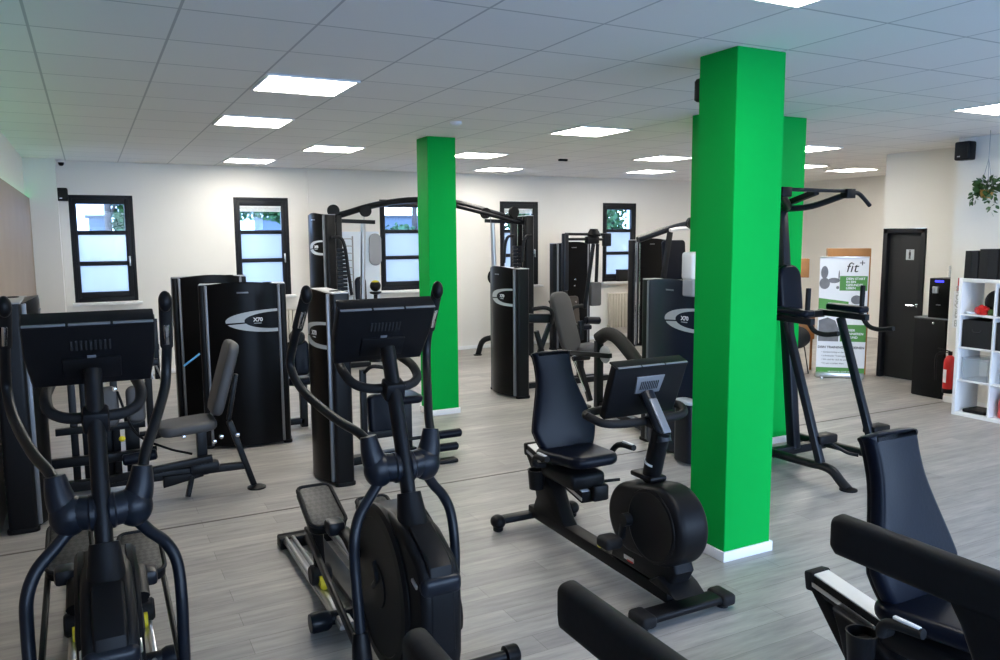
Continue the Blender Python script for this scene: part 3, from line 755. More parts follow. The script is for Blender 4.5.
# ================================================================== elliptical trainers
def make_elliptical(ox, label, PL, PR):
    t = thing('elliptical_trainer', (ox, 0, 0), label, 'elliptical trainer', 'elliptical trainers in a row')
    Tm = Matrix.Translation((ox, 0, 0))
    mb = lambda: MB(Tm)
    # base: rear foot, rails, cross stabilisers
    b = mb(); b.box((-.20, 2.09, .0), (.20, 2.19, .075), .012); b.build('rear_foot', 'plastic', t)
    for s in (-1, 1):
        r = mb(); r.box((s*.14-.04, .85, .045), (s*.14+.04, 2.10, .065), .004)
        for k in (-.022, .022): r.tube([(s*.14+k, .85, .068), (s*.14+k, 2.10, .068)], .013, 10, 1)
        r.build('rail', 'silver', t)
    b = mb(); b.cyl((-.28, .97, .06), (.28, .97, .06), .034)
    b.build('stabilizer', 'metal', t)
    for s in (-1, 1): mb().lathe([(.0, 0), (.045, 0), (.05, .012), (.05, .08), (.04, .1)], (s*.295, .97, .056), (-s, 0, 0), 20).build('end_cap', 'navy_metal', t)
    b = mb(); b.cyl((-.42, .27, .05), (.42, .27, .05), .026)
    b.build('front_foot', 'metal', t)
    for s in (-1, 1): mb().lathe([(.0, 0), (.04, 0), (.044, .01), (.044, .06), (.032, .065)], (s*.47, .27, .05), (-s, 0, 0), 20).build('end_cap', 'plastic', t)
    mb().box((-.05, .25, .03), (.05, 2.12, .07), .006).build('floor_beam', 'metal', t)
    # flywheel housing
    prof = [(.22, .735), (.06, .665), (.015, .61), (.005, .50), (.01, .28), (.05, .12), (.14, .05), (.60, .05), (.80, .16), (.88, .36), (.86, .50), (.76, .66), (.60, .745), (.40, .758)]
    mb().pad(prof, .172, (0, 0, 0), (0, 1, 0), (0, 0, 1), .03, 4).build('front_shroud', 'plastic', t)
    rg = mb(); rg.pad([(.022, .65), (.010, .60), (.002, .50), (.004, .30), (.03, .30), (.03, .50), (.045, .645), (.10, .68), (.24, .735), (.23, .752), (.07, .688)], .105, (0, 0, 0), (0, 1, 0), (0, 0, 1), .012)
    rg.build('nose_cover', 'plastic', t)
    mb().obox((0, .032, .575), (1, 0, 0), (0, 0, 1), (0, -1, 0), .170, .085, .068, .03, 4).build('nose_band', 'navy_metal', t)
    for s in (-1, 1):
        d = mb(); d.lathe([(.36, 0), (.36, .02), (.345, .032), (.305, .034), (.30, .028), (.10, .028), (.095, .034), (0, .034)], (s*.072, .50, .40), (s, 0, 0), 48)
        d.build('flywheel_cover', 'plastic', t)
        mb().tube([(s*.103, .53, .50), (s*.105, .49, .44), (s*.103, .55, .38)], .014, 8, 5).build('crank_arm', 'metal', t)
        mb().obox((s*.088, .08, .575), (0, .95, .3), (0, -.3, .95), (1, 0, 0), .055, .018, .012, .004).build('silver_badge', 'silver', t)
    # mast
    mb().tube([(0, .285, .655), (0, .325, .75), (0, .358, .85)], lambda k: .076-.026*k, 20, 3).build('mast_collar', 'plastic', t)
    mb().tube([(0, .355, .82), (0, .385, .91), (0, .48, 1.17), (0, .585, 1.44)], .031, 18, 3, ry=1.3).build('mast', 'post_black', t)
    # console
    O = Vector((0, .64, 1.49)); S = Vector((1, 0, 0)); Tt = Vector((0, -.158, .25)).normalized(); Nn = S.cross(Tt)
    c = mb()
    c.pad([(-.205, -.145), (.205, -.145), (.222, .0), (.222, .15), (-.222, .15), (-.222, .0)], .055, O+Nn*(-.02), S, Tt, .012, 3); co = c.build('console', 'plastic', t)
    mb().obox(O+Tt*.148+Nn*(-.03), S, Tt, Nn, .44, .012, .085, .005).build('top_edge', 'plastic', co)
    for k_ in (-.147, 0, .147): mb().obox(O+Tt*.153+Nn*.006, S, Tt, Nn, .138, .006, .012, .002).build('edge_line', 'strip', co) if k_ == 0 else mb().obox(O+S*k_+Tt*.153+Nn*.006, S, Tt, Nn, .138, .006, .012, .002).build('edge_line', 'strip', co)
    mb().obox(O+Nn*(-.05), S, Tt, Nn, .40, .26, .006, .002).build('screen', 'gloss', co)
    v = mb()
    for k in range(9): v.obox(O+S*(-.064+k*.016)+Tt*.055+Nn*.009, S, Tt, Nn, .008, .045, .004, .001)
    v.build('vent_grille', 'fabric_black', co)
    mb().obox(O+Tt*(-.055)+Nn*.008, S, Tt, Nn, .20, .10, .02, .006).build('hinge_block', 'plastic', co)
    mb().obox(O+Tt*(-.005)+Nn*.010, S, Tt, Nn, .03, .022, .004, .001).build('badge', 'strip', co)
    # fixed grips
    f = mb(); f.tube([(-.15, .86, 1.36), (-.165, .72, 1.33), (-.15, .62, 1.29), (-.09, .565, 1.27), (0, .55, 1.27), (.09, .565, 1.27), (.15, .62, 1.29), (.165, .72, 1.33), (.15, .86, 1.36)], .021, 12, 5)
    f.build('fixed_handlebar', 'plastic_soft', t)
    f = mb(); f.obox((0, .525, 1.265), S, (0, -.3, 1), (0, -1, -.3), .09, .085, .085, .014); f.build('grip_bracket', 'plastic', t)
    # moving arms
    for s in (-1, 1):
        e = mb()
        e.tube([(s*.02, .425, .945), (s*.07, .43, .95), (s*.112, .435, .968), (s*.132, .44, 1.02), (s*.142, .45, 1.09)], lambda k: .062-.028*k*k, 18, 5)
        e.blob((s*.105, .43, .945), .066, .062, .075)
        e.cyl((s*.015, .425, .945), (s*.05, .425, .945), .066, 24, bev=.01)
        e.build('arm_pivot', 'navy_metal', t)
        if s < 0: hp = [(-.140, .445, 1.06), (-.165, .52, 1.095), (-.220, .68, 1.13), (-.29, .94, 1.21), (-.318, 1.07, 1.31), (-.312, 1.02, 1.43), (-.295, .92, 1.57), (-.285, .85, 1.67)]
        else: hp = [(.142, .45, 1.07), (.162, .52, 1.13), (.212, .65, 1.22), (.258, .77, 1.32), (.272, .79, 1.43), (.275, .74, 1.54), (.268, .65, 1.68)]
        a = mb(); a.tube(hp[:-1], .020, 14, 6); arm = a.build('handle_arm', 'metal', t)
        p, q = Vector(hp[-3]).lerp(Vector(hp[-2]), .55), Vector(hp[-1])
        mb().tube([p, p.lerp(q, .5), q], .025, 14, 2).build('hand_grip', 'plastic_soft', arm)
        g = mb(); d = (q-p).normalized(); g.obox(p.lerp(q, .33)+Vector((0, -.021, -.01)), (1, 0, 0), d, Vector((1, 0, 0)).cross(d), .022, .10, .014, .005); g.build('pulse_plate', 'chrome', arm)
        mb().blob(q+Vector((0, -.005, .0)), .026, .029, .042).build('grip_end', 'plastic', arm)
        if s < 0: lp = [(-.105, .425, .895), (-.155, .40, .845), (-.215, .365, .785), (-.247, .34, .70), (-.252, .33, .58), (-.25, .305, .42), (-.25, .28, .27)]
        else: lp = [(.11, .43, .895), (.155, .46, .83), (.21, .485, .765), (.245, .48, .68), (.252, .455, .54), (.25, .45, .40), (.25, .465, .22)]
        l = mb(); l.tube(lp, .0225, 14, 6); link = l.build('link_arm', 'navy_metal', t)
        e0, e1 = Vector(lp[-1]), (Vector(lp[-1])-Vector(lp[-2])).normalized()
        mb().tube([e0-e1*.05, e0, e0+e1*.06, e0+e1*.085], lambda k: .03+.012*math.sin(min(1, k*1.15)*PI*.62), 14, 3).build('link_boot', 'plastic', link)
        bx = e0+e1*.06
        # pedal bar, pedal, roller carriage
        pr = Vector((s*.235, 1.24, .43 if s < 0 else .34))
        mb().bar((bx.x, bx.y, bx.z), pr, .022, .045, bev=.006).build('pedal_bar', 'metal', t)
        if s < 0: PO, PT = Vector(PL), Vector((0, .40, .135)).normalized()
        else: PO, PT = Vector(PR), Vector((0, .42, .10)).normalized()
        PS = Vector((1, 0, 0)); PN = PS.cross(PT)
        pd = mb(); pd.pad(hull([(-.055, .14, .035), (.055, .14, .035), (-.045, -.13, .05), (.045, -.13, .05)]), .05, PO, PS, PT, .014); ped = pd.build('pedal', 'plastic', t)
        mb().pad(hull([(-.052, .135, .025), (.052, .135, .025), (-.043, -.125, .04), (.043, -.125, .04)]), .012, PO+PN*.022, PS, PT, .003).build('tread', 'pedal', ped)
        rim = hull([(-.055, .14, .035), (.055, .14, .035), (-.045, -.13, .05), (.045, -.13, .05)], 16)
        m = mb(); m.tube([PO+PS*x*.97+PT*y*.97+PN*.026 for x, y in rim], .010, 8, 1, closed=True); m.build('rim', 'plastic_soft', ped)
        cr = mb(); cr.tube([PO-PT*.12-PN*.02, PO-PT*.05-PN*.075, PO+PT*.06-PN*.10, (s*.14, 1.36, .16)], .032, 10, 4, ry=.8); cr.obox(PO-PN*.04, PS, PT, PN, .10, .2, .05, .015)
        cr.tube([PO-PT*.10-PN*.05, (s*.12, .95, .50), (s*.12, .74, .46)], .034, 10, 4, ry=.7)
        cr.build('pedal_carrier', 'plastic', t)
        mb().obox((s*.155, .98, .52 if s < 0 else .45), (1, 0, 0), (0, 1, 0), (0, 0, 1), .085, .10, .07, .018).build('carrier_cap', 'navy_metal', t)
        w = mb(); w.cyl((s*.085, 1.36, .125), (s*.195, 1.36, .125), .055, 24, bev=.01); w.build('roller', 'plastic_soft', t)
        w = mb(); w.cyl((s*.12, 1.31, .095), (s*.16, 1.31, .095), .042, 24); w.build('roller_ring', 'yellow', t)
    return t
make_elliptical(1.335, 'black elliptical trainer beside the slim green pillar, its whole base seen', (-.16, 1.22, .535), (.15, 1.20, .44))
make_elliptical(.18, 'black elliptical trainer nearest the wood panelled wall, seen head on', (-.145, 1.32, .50), (.145, 1.22, .45))

# ================================================================== recumbent bikes
def make_bike(ox, label):
    t = thing('recumbent_bike', (ox, 0, 0), label, 'exercise bike', 'recumbent bikes')
    Tm = Matrix.Translation((ox, 0, 0)); mb = lambda: MB(Tm)
    f = mb(); f.box((-.27, .20, .035), (.27, .31, .075), .015, 3); f.build('front_foot', 'plastic', t)
    for s in (-1, 1):
        e = mb(); e.box((s*.255-.045, .185, .02), (s*.255+.045, .325, .085), .022, 3); e.cyl((s*.26, .25, 0), (s*.26, .25, .03), .03); e.build('foot_cap', 'plastic_soft', t)
    f = mb(); f.box((-.28, 1.70, .05), (.28, 1.78, .095), .014); f.build('rear_foot', 'metal', t)
    for s in (-1, 1):
        e = mb(); e.blob((s*.285, 1.74, .065), .05, .058, .045); e.cyl((s*.285, 1.74, 0), (s*.285, 1.74, .04), .034, bev=.008); e.build('foot_cap', 'plastic', t)
    mb().bar((0, 1.76, .10), (0, .32, .085), .10, .075, bev=.012).build('main_beam', 'plastic', t)
    mb().bar((0, 1.42, .139), (0, 1.37, .1385), .06, .003, bev=.001).build('beam_badge', 'silver', t)
    # seat column and rail
    c = mb(); c.pad([(1.72, .10), (1.25, .10), (1.33, .16), (1.44, .34), (1.62, .42), (1.74, .44), (1.70, .34), (1.66, .22)], .10, (0, 0, 0), (0, 1, 0), (0, 0, 1), .02, 3)
    c.build('seat_column', 'plastic', t)
    mb().bar((.058, 1.46, .2), (.03, 1.56, .36), .02, .025).build('column_badge', 'silver', t)
    ra, rb = Vector((.065, 1.90, .472)), Vector((.01, 1.12, .365))
    mb().bar(ra, rb, .10, .07, bev=.008).build('seat_rail', 'plastic', t)
    up = Vector((0, .158, .987))
    mb().bar(ra+up*.037, rb+up*.037, .088, .008, bev=.002).build('rail_top', 'glare_silver', t)
    for s in (-1, 1): mb().bar(ra+Vector((s*.052, 0, -.005)), rb+Vector((s*.052, 0, -.005)), .004, .018, bev=.001).build('rail_trim', 'silver', t)
    mb().obox(ra, (1, 0, 0), (0, .987, -.158), up, .112, .05, .085, .012).build('rail_cap', 'plastic_soft', t)
    k = mb(); k.pad([(1.91, .46), (1.84, .46), (1.55, .12), (1.63, .12)], .07, (.045, 0, 0), (0, 1, 0), (0, 0, 1), .01); k.build('rail_strut', 'plastic', t)
    # seat
    b = mb(); b.box((-.12, 1.10, .42), (.12, 1.48, .52), .03, 3); b.build('seat_carriage', 'plastic', t)
    b = mb(); b.box((.02, 1.08, .34), (.13, 1.20, .44), .015); b.tube([(.1, 1.15, .44), (.22, 1.10, .45)], .010, 8, 1); b.build('seat_lever', 'plastic', t)
    so = hull([(-.11, .12, .085), (.125, .12, .085), (-.07, -.16, .09), (.09, -.16, .09)])
    mb().pad(so, .07, (.02, 1.29, .585), (1, 0, 0), (0, .99, -.06), .03, 4).build('seat', 'vinyl', t)
    # backrest : widest low, tapering to a waist at the top
    BT = Vector((-.045, .13, .58)).normalized(); BSx = Vector((1, 0, 0)); BN_ = BSx.cross(BT)
    ol = [(-.12, -.04), (.12, -.04), (.185, .02), (.222, .12), (.218, .18), (.142, .42), (.128, .53), (.130, .60), (.118, .635), (-.118, .635), (-.130, .60), (-.128, .53), (-.142, .42), (-.218, .18), (-.222, .12), (-.185, .02)]
    sm = smooth_path([Vector((x, y, 0)) for x, y in ol]+[Vector((ol[0][0], ol[0][1], 0))], 4)[:-1]
    m = mb(); m.pad([(p.x, p.y) for p in sm], .065, Vector((.06, 1.43, .575)), BSx, BT, .028, 4); br = m.build('backrest', 'vinyl', t)
    m = mb(); m.pad([(p.x*.985, p.y*.992) for p in sm], .022, Vector((.06, 1.43, .575))-BN_*.026, BSx, BT, .008); m.build('back_shell', 'plastic', br)
    for s in (-1, 1):
        h = mb(); h.tube([(s*.10, 1.43, .50), (s*.19, 1.41, .52), (s*.212, 1.37, .58), (s*.21, 1.24, .60)] if s < 0 else [(s*.10, 1.40, .50), (s*.20, 1.36, .50), (s*.25, 1.28, .54), (s*.262, 1.18, .64), (s*.262, 1.02, .66)], .018, 12, 5)
        hh_ = h.build('seat_handle', 'plastic_soft', t)
        g = mb(); g.obox((-.211, 1.30, .613) if s < 0 else (.262, 1.08, .675), (1, 0, 0), (0, 1, .0), (0, 0, 1), .018, .10, .012, .004); g.build('pulse_plate', 'glare_silver', hh_)
    cu = mb(); cu.lathe([(.0, 0), (.046, 0), (.056, .12), (.058, .125), (.052, .125), (.042, .01), (0, .01)], (-.105, 1.55, .315), n=24); cu.box((-.10, 1.54, .38), (-.02, 1.58, .41), .006); cu.build('cup_holder', 'plastic', t)
    # drive housing
    m = mb(); m.pad(hull([(.375, .45, .208), (.60, .425, .19)]), .20, (0, 0, 0), (0, 1, 0), (0, 0, 1), .045, 5); m.build('drive_housing', 'plastic', t)
    m = mb(); m.pad([(.80, .14), (.72, .36), (.30, .36), (.24, .24), (.30, .13)], .13, (0, 0, 0), (0, 1, 0), (0, 0, 1), .02); m.build('lower_shroud', 'plastic', t)
    m = mb(); m.pad([(.20, .13), (.42, .15), (.34, .20), (.26, .17)], .20, (0, 0, 0), (0, 1, 0), (0, 0, 1), .012); m.build('front_apron', 'plastic', t)
    for s in (-1, 1):
        m = mb(); m.lathe([(.19, 0), (.188, .008), (.175, .012), (.17, .009), (.0, .009)], (s*.094, .40, .447), (s, 0, 0), 40); m.build('side_disc', 'plastic', t)
        rr_ = mb(); rr_.tube([(s*.100, .40+.188*math.cos(a), .445+.188*math.sin(a)) for a in [2*PI*i/40 for i in range(40)]], .004, 6, 1, closed=True); rr_.build('disc_rim', 'plastic', t)
        cr = mb(); a = -1.35 if s < 0 else -1.35+PI
        e = Vector((s*.135, .575+.11*math.cos(a), .43+.11*math.sin(a)))
        cr.cyl((s*.09, .575, .43), (s*.145, .575, .43), .035); cr.bar((s*.135, .575, .43), e, .02, .045, bev=.008); ca = cr.build('crank_arm', 'metal', t)
        pd = mb(); pd.box((e.x+s*.02-(.11 if s < 0 else 0), e.y-.055, e.z-.04), (e.x+s*.02+(0 if s < 0 else .11), e.y+.055, e.z+.025), .022, 3); pd.build('pedal', 'plastic_soft', ca)
        mb().blob((e.x+s*.085, e.y+.062, e.z-.04), .024, .016, .02).build('pedal_mark', 'yellow', ca)
    bd = mb(); bd.obox((-.067, .62, .185), (0, -1, 0), (0, .12, .99), (-1, 0, 0), .085, .022, .004); bd.build('maker_badge', 'silver', t)
    bd = mb(); bd.obox((-.068, .605, .175), (0, -1, 0), (0, .12, .99), (-1, 0, 0), .05, .008, .005); bd.build('badge_stripe', 'red', t)
    # post and console arm
    m = mb(); m.tube([(0, .53, .64), (0, .49, .78), (0, .445, .93)], .046, 18, 3, ry=1.15); m.build('post', 'plastic', t)
    mb().box((-.055, .46, .645), (.055, .64, .675), .012).build('post_collar', 'plastic', t)
    mb().tube([(0, .508, .735), (0, .505, .747)], .0485, 18, 1, ry=1.15).build('post_ring', 'white', t)
    m = mb(); m.tube([(0, .425, .87), (0, .45, .94), (0, .52, 1.03), (0, .575, 1.10)], .042, 16, 4, ry=.75); m.build('console_arm', 'navy_metal', t)
    mb().obox((0, .462, 1.0), (1, 0, 0), (0, .62, .78), (0, -.78, .62), .05, .20, .012, .006, 3).build('arm_cover', 'strip', t)
    # console
    O = Vector((0, .58, 1.12)); S = Vector((1, 0, 0)); Tt = Vector((0, -.10, .26)).normalized(); Nn = S.cross(Tt)
    c = mb(); c.pad([(-.228, -.162), (.228, -.162), (.235, .0), (.235, .145), (-.235, .145), (-.235, .0)], .055, O-Nn*.02, S, Tt, .012, 3); co = c.build('console', 'plastic', t)
    mb().obox(O+Tt*.143-Nn*.028, S, Tt, Nn, .46, .012, .08, .005).build('top_edge', 'plastic', co)
    for k_ in (-.152, 0, .152): mb().obox(O+S*k_+Tt*.148+Nn*.006, S, Tt, Nn, .144, .006, .012, .002).build('edge_line', 'strip', co)
    mb().obox(O-Nn*.05, S, Tt, Nn, .42, .25, .006, .002).build('screen', 'gloss', co)
    mb().pad([(-.08, -.05), (.08, -.05), (.09, .05), (-.09, .05)], .012, O+Tt*.035+Nn*.010, S, Tt, .004).build('vent_panel', 'strip', co)
    v = mb()
    for k_ in range(10): v.obox(O+S*(-.054+k_*.012)+Tt*.033+Nn*.017, S, Tt, Nn, .006, .05, .003, .001)
    v.build('vent_grille', 'fabric_black', co)
    mb().obox(O-Tt*.05+Nn*.010, S, Tt, Nn, .022, .026, .004, .001).build('badge', 'logo_grey', co)
    h = mb(); h.tube([(-.30, .67, .985), (-.27, .59, .965), (-.18, .555, .957), (0, .55, .955), (.18, .555, .957), (.27, .59, .965), (.30, .67, .985), (.26, .74, .985), (.15, .77, .985), (-.15, .77, .985), (-.26, .74, .985)], .022, 12, 5, closed=False); h.tube([(-.26, .74, .985), (-.292, .71, .986), (-.30, .67, .985)], .022, 12, 4); h.build('handlebar', 'plastic_soft', t)
    h = mb(); h.bar((0, .56, .955), (0, .46, .95), .06, .05); h.build('handlebar_stem', 'metal', t)
    return t
bike = make_bike(2.755, 'black recumbent bike standing before the large green pillar, seen whole')
b2 = copy_tree(bike); b2.location = (2.79, -2.375, 0)
b2['label'] = 'black recumbent bike cut by the picture corner, navy backrest rising behind the padded rail'

# ================================================================== treadmills whose padded rails reach into the picture
def make_treadmill(x0, x1, ye, label):
    xc = (x0+x1)/2
    t = thing('treadmill', (xc, -1.9, 0), label, 'treadmill', 'treadmills at the street side')
    d = MB(); d.box((xc-.40, -2.85, .03), (xc+.40, -.75, .17), .02, 3); d.build('deck', 'plastic', t)
    MB().box((xc-.27, -2.6, .168), (xc+.27, -.76, .178), .003).build('belt', 'fabric_black', t)
    for x in (x0, x1):
        r = MB()
        pts = [(x, ye, 1.09), (x, ye-.2, 1.09), (x, ye-.45, 1.09), (x, ye-.9, 1.10), (x, ye-1.35, 1.16)]
        prof = rrect(.058, .118, .026, 5)
        n = len(prof); P = smooth_path(pts, 4); rings = []
        for i, p in enumerate(P): rings.append([r._v((p.x+a, p.y, p.z+b)) for a, b in prof])
        for A_, B_ in zip(rings[:-1], rings[1:]):
            for j in range(n): r.bm.faces.new([A_[j], A_[(j+1) % n], B_[(j+1) % n], B_[j]])
        e = [r._v((P[0].x+a*.7, P[0].y+.018, P[0].z+b*.8)) for a, b in prof]
        for j in range(n): r.bm.faces.new([rings[0][j], rings[0][(j+1) % n], e[(j+1) % n], e[j]])
        r.bm.faces.new(e); r.bm.faces.new(rings[-1])
        r.build('hand_rail', 'plastic_soft', t)
        u = MB(); u.pad([(ye-.32, 1.05), (ye-.36, .99), (ye-.42, .86), (ye-.46, .5), (ye-.46, .1), (ye-.60, .1), (ye-.60, .6), (ye-.62, .9), (ye-.72, 1.05)], .05, (x, 0, 0), (0, 1, 0), (0, 0, 1), .014); u.build('upright', 'metal', t)
    MB().box((x0-.02, ye-1.42, 1.12), (x1+.02, ye-1.30, 1.42), .02, 3).build('console', 'plastic', t)
    return t
make_treadmill(1.115, 2.014, -1.245, 'black treadmill whose two padded rails rise from the lower picture edge')
make_treadmill(-.17, .727, -1.285, 'treadmill with only one black rail tip showing in front of the whole elliptical')

# ================================================================== strength machines
def rotT(x, y, deg): return Matrix.Translation((x, y, 0)) @ Matrix.Rotation(math.radians(deg), 4, 'Z')

def shroud(t, x, y, deg, w, h, dep, logo_z=1.2, bulge=.075, text='X70', rear=False, panel='gloss', cup=True, pw=.065, emb=1.0):
    Tm = rotT(x, y, deg); mb = lambda: MB(Tm)
    a = w/2-pw
    N = 14
    arc = [(-a+2*a*i/N, -dep/2-.012-bulge*(1-((-1+2*i/N)**2))) for i in range(N+1)]
    p = mb(); rows = []
    for k, zf in enumerate((.02, h-.03, h)):
        rows.append([p._v((px, py if k < 2 else py*.97, zf+(.028*(1-(px/a)**2) if k else 0))) for px, py in arc])
    for A_, B_ in zip(rows[:-1], rows[1:]):
        for j in range(N): p.bm.faces.new([A_[j], A_[j+1], B_[j+1], B_[j]])
    back = [p._v((px, -dep/2+.05, z)) for px, z in ((-a, .02), (a, .02), (a, h), (-a, h))]
    tops = rows[-1]
    p.bm.faces.new(list(reversed(tops))+[back[3], back[2]])
    p.bm.faces.new([back[0], back[3]]+[r[0] for r in reversed(rows)]); p.bm.faces.new([back[2], back[1]]+[r[-1] for r in rows])
    p.bm.faces.new([back[3], back[0], back[1], back[2]]); p.bm.faces.new([back[1], back[0]]+rows[0])
    pan = p.build('front_panel', panel, t)
    for s in (-1, 1):
        q = mb(); q.pad(rrect(pw, dep, .028, 5, s*(w/2-pw/2), 0), h-.014, (0, 0, (h-.014)/2+.012), (1, 0, 0), (0, 1, 0), .004)
        post = q.build('side_post', 'post_black', t)
        q = mb(); q.pad(rrect(pw+.02, dep+.02, .034, 5, s*(w/2-pw/2), 0), .03, (0, 0, .015), (1, 0, 0), (0, 1, 0), .006); q.build('foot', 'plastic', post)
        q = mb(); q.box((s*a-.012, -dep/2-.024, .03), (s*a+.012, -dep/2+.01, h-.005), .006)
        if rear: q.box((s*(w/2-pw/2)-.034, dep/2-.035, .03), (s*(w/2-pw/2)+.036, dep/2-.012, h-.005), .005)
        q.build('trim_strip', 'strip', post)
    c = mb(); c.box((-w/2+.005, -dep/2+.005, h-.006), (w/2-.005, dep/2, h+.008), .006); cap = c.build('top_cap', 'grey_plastic', t)
    if cup:
        c = mb(); c.lathe([(.036, 0), (.044, .006), (.044, .010), (.038, .010), (.034, .004), (0, .003)], (w/2-.16, 0, h+.004), n=24); c.build('cup_recess', 'plastic', cap)
    # weight stack and guide rods behind the panel
    ws = mb()
    for k in range(11): ws.box((-.13, -.02, .14+k*.045), (.13, dep/2+.02, .18+k*.045), .004)
    ws.build('weight_stack', 'metal', t)
    for s in (-.09, .09): mb().cyl((s, .03, .06), (s, .03, h-.02), .010, 10).build('guide_rod', 'chrome', t)
    mb().box((-w/2+.03, dep/2-.05, .03), (w/2-.03, dep/2, .10), .008).build('base_beam', 'metal', t)
    def surf(s, z, off): return (s, -dep/2-.012-bulge*(1-(s/a)**2)-off, z)
    if text:
        R_, zc = a-.016, logo_z
        lg = mb(); K = 22
        # an open crescent hugging the trim strip : outer and inner half ellipse
        o_pts = [(R_-.42*emb*w/.7*math.sin(PI*k/K), zc+.105*math.cos(PI*k/K)) for k in range(K+1)]
        i_pts = [(R_-.27*emb*w/.7*math.sin(PI*k/K), zc+.004+.078*math.cos(PI*k/K)) for k in range(K+1)]
        def mixp(A_, B_, f): return surf(A_[0]*(1-f)+B_[0]*f, A_[1]*(1-f)+B_[1]*f, .003)
        for k in range(K):
            if k == 12: continue
            for q in range(5):
                f0, f1 = q/5, (q+1)/5
                lg.quad(mixp(o_pts[k], i_pts[k], f0), mixp(o_pts[k+1], i_pts[k+1], f0), mixp(o_pts[k+1], i_pts[k+1], f1), mixp(o_pts[k], i_pts[k], f1))
        lg.build('emblem', 'logo_grey', pan)
        th = math.radians(deg); sx = R_-.17*emb*w/.7
        slope = 2*bulge*sx/a/a
        o = Tm @ Vector(surf(sx-.03, zc-.002, .0035)); sd = (Tm.to_3x3() @ Vector((1, slope, 0))).normalized()
        text_mesh('lettering', text, .048, o, sd, (0, 0, 1), 'banner_white', pan, .0006, bold=.002)
        ub = mb(); ub.box((sx-.035, surf(sx, 0, .004)[1]-.0, zc-.022), (sx+.04, surf(sx, 0, 0)[1]+.004, zc-.016)); ub.build('underline', 'logo_grey', pan)
    ba = mb(); ba.box((-.05, surf(0, 0, .003)[1], h-.075), (.05, surf(0, 0, -.003)[1], h-.062), .001); ba.build('top_badge', 'strip', pan)
    return pan

def cushion(t, name, m, w, l, th, o, s, tt, r=.05, bev=.02):
    return MB().pad(rrect(w, l, min(r, w*.49, l*.49), 6), th, o, s, tt, bev, 3).build(name, m, t)

def padroll(t, a, b, r=.045, name='foam_roller'):
    return MB().cyl(a, b, r, 20, bev=.012).build(name, 'vinyl', t)

def foot_disc(t, x, y, r=.055):
    return MB().lathe([(r, 0), (r, .012), (r*.7, .022), (.02, .028)], (x, y, 0), n=20).build('foot', 'plastic', t)

# --- tower at the wood panelling with the grey seat of its leg machine
t = thing('leg_extension_machine', (.3, 3.5, 0), 'leg machine with light grey tilted seat, behind the elliptical nearest the wood panelling', 'strength machine')
shroud(t, -.295, 3.53, 90, .68, 1.515, .17, rear=False)
cushion(t, 'seat', 'grey_vinyl', .40, .36, .075, (.765, 3.46, .545), (1, 0, .06), (0, 1, 0), .09, .03)
cushion(t, 'backrest', 'grey_vinyl', .34, .56, .08, (1.035, 3.46, .885), (0, 1, 0), (.28, 0, .96), .08, .03)
b = MB(); b.bar((1.22, 3.43, .03), (1.06, 3.44, .55), .06, .045, (1, 0, 0), .01); b.bar((1.06, 3.46, .55), (1.13, 3.46, .9), .05, .03, (1, 0, 0), .008); b.build('back_support', 'metal', t)
foot_disc(t, 1.24, 3.43, .07)
b = MB(); b.bar((1.16, 3.44, .19), (.80, 3.46, .19), .06, .05); b.bar((.80, 3.46, .19), (-.25, 3.5, .19), .07, .07); b.build('main_beam', 'metal', t)
b = MB(); b.bar((.86, 3.46, .16), (.86, 3.46, .52), .07, .07, (1, 0, 0)); b.obox((.87, 3.46, .21), (1, 0, 0), (0, 1, 0), (0, 0, 1), .22, .10, .10, .03); b.build('seat_post', 'metal', t)
b = MB(); b.bar((.92, 3.36, .30), (.16, 3.40, .22), .05, .05); b.build('side_beam', 'metal', t)
b = MB(); b.pad([(.58, .10), (.86, .15), (.86, .19), (.58, .19)], .10, (0, 3.47, 0), (1, 0, 0), (0, 0, 1), .01); b.bar((.78, 3.46, .15), (.74, 3.42, .012), .12, .03, (1, 0, 0)); b.build('floor_stop', 'plastic', t)
for x, y, z in ((.60, 3.38, .52), (.72, 3.30, .50), (.93, 3.30, .44), (.98, 3.30, .47), (1.10, 3.34, .46), (.30, 3.60, .84)): MB().lathe([(.016, 0), (.016, .02), (.006, .024)], (x, y, z), (0, -1, 0), 12).build('pivot_bolt', 'chrome', t)
for x in (.02, .17, .30): MB().bar((x, 3.85, .10), (x, 3.85, .93), .05, .05, (1, 0, 0)).build('frame_post', 'metal', t)
b = MB(); b.bar((-.2, 3.85, .93), (.62, 3.85, .98), .045, .05); b.build('cross_bar', 'metal', t)
b = MB(); b.bar((-.1, 3.8, .52), (.5, 3.8, .52), .05, .05); b.build('cross_bar', 'metal', t)
cushion(t, 'thigh_pad', 'grey_vinyl', .13, .30, .09, (.26, 3.72, .69), (1, 0, 0), (0, .1, 1), .05, .03)
cushion(t, 'thigh_pad', 'grey_vinyl', .13, .28, .09, (.44, 3.72, .69), (1, 0, 0), (0, .1, 1), .05, .03)
MB().box((-.02, 3.95, .02), (.24, 4.15, .05), .008).build('foot_plate', 'silver', t)
for a, b, z in ((.07, .13, .9), (.20, .28, .62), (.36, .46, .58)): MB().box((a, 3.9, .05), (b, 3.96, z), .008).build('frame_plate', 'metal', t)
b = MB(); b.box((-.15, 3.74, .26), (.5, 3.8, .33), .01); b.build('low_beam', 'metal', t)
padroll(t, (.32, 3.45, .34), (.55, 3.45, .36), .04)
for z in (.36, .48): MB().cyl((.45, 3.62, z), (.56, 3.62, z), .02, 12).build('adjust_pin', 'plastic', t)
MB().blob((.33, 3.58, .47), .022, .022, .022).build('knob', 'yellow', t)
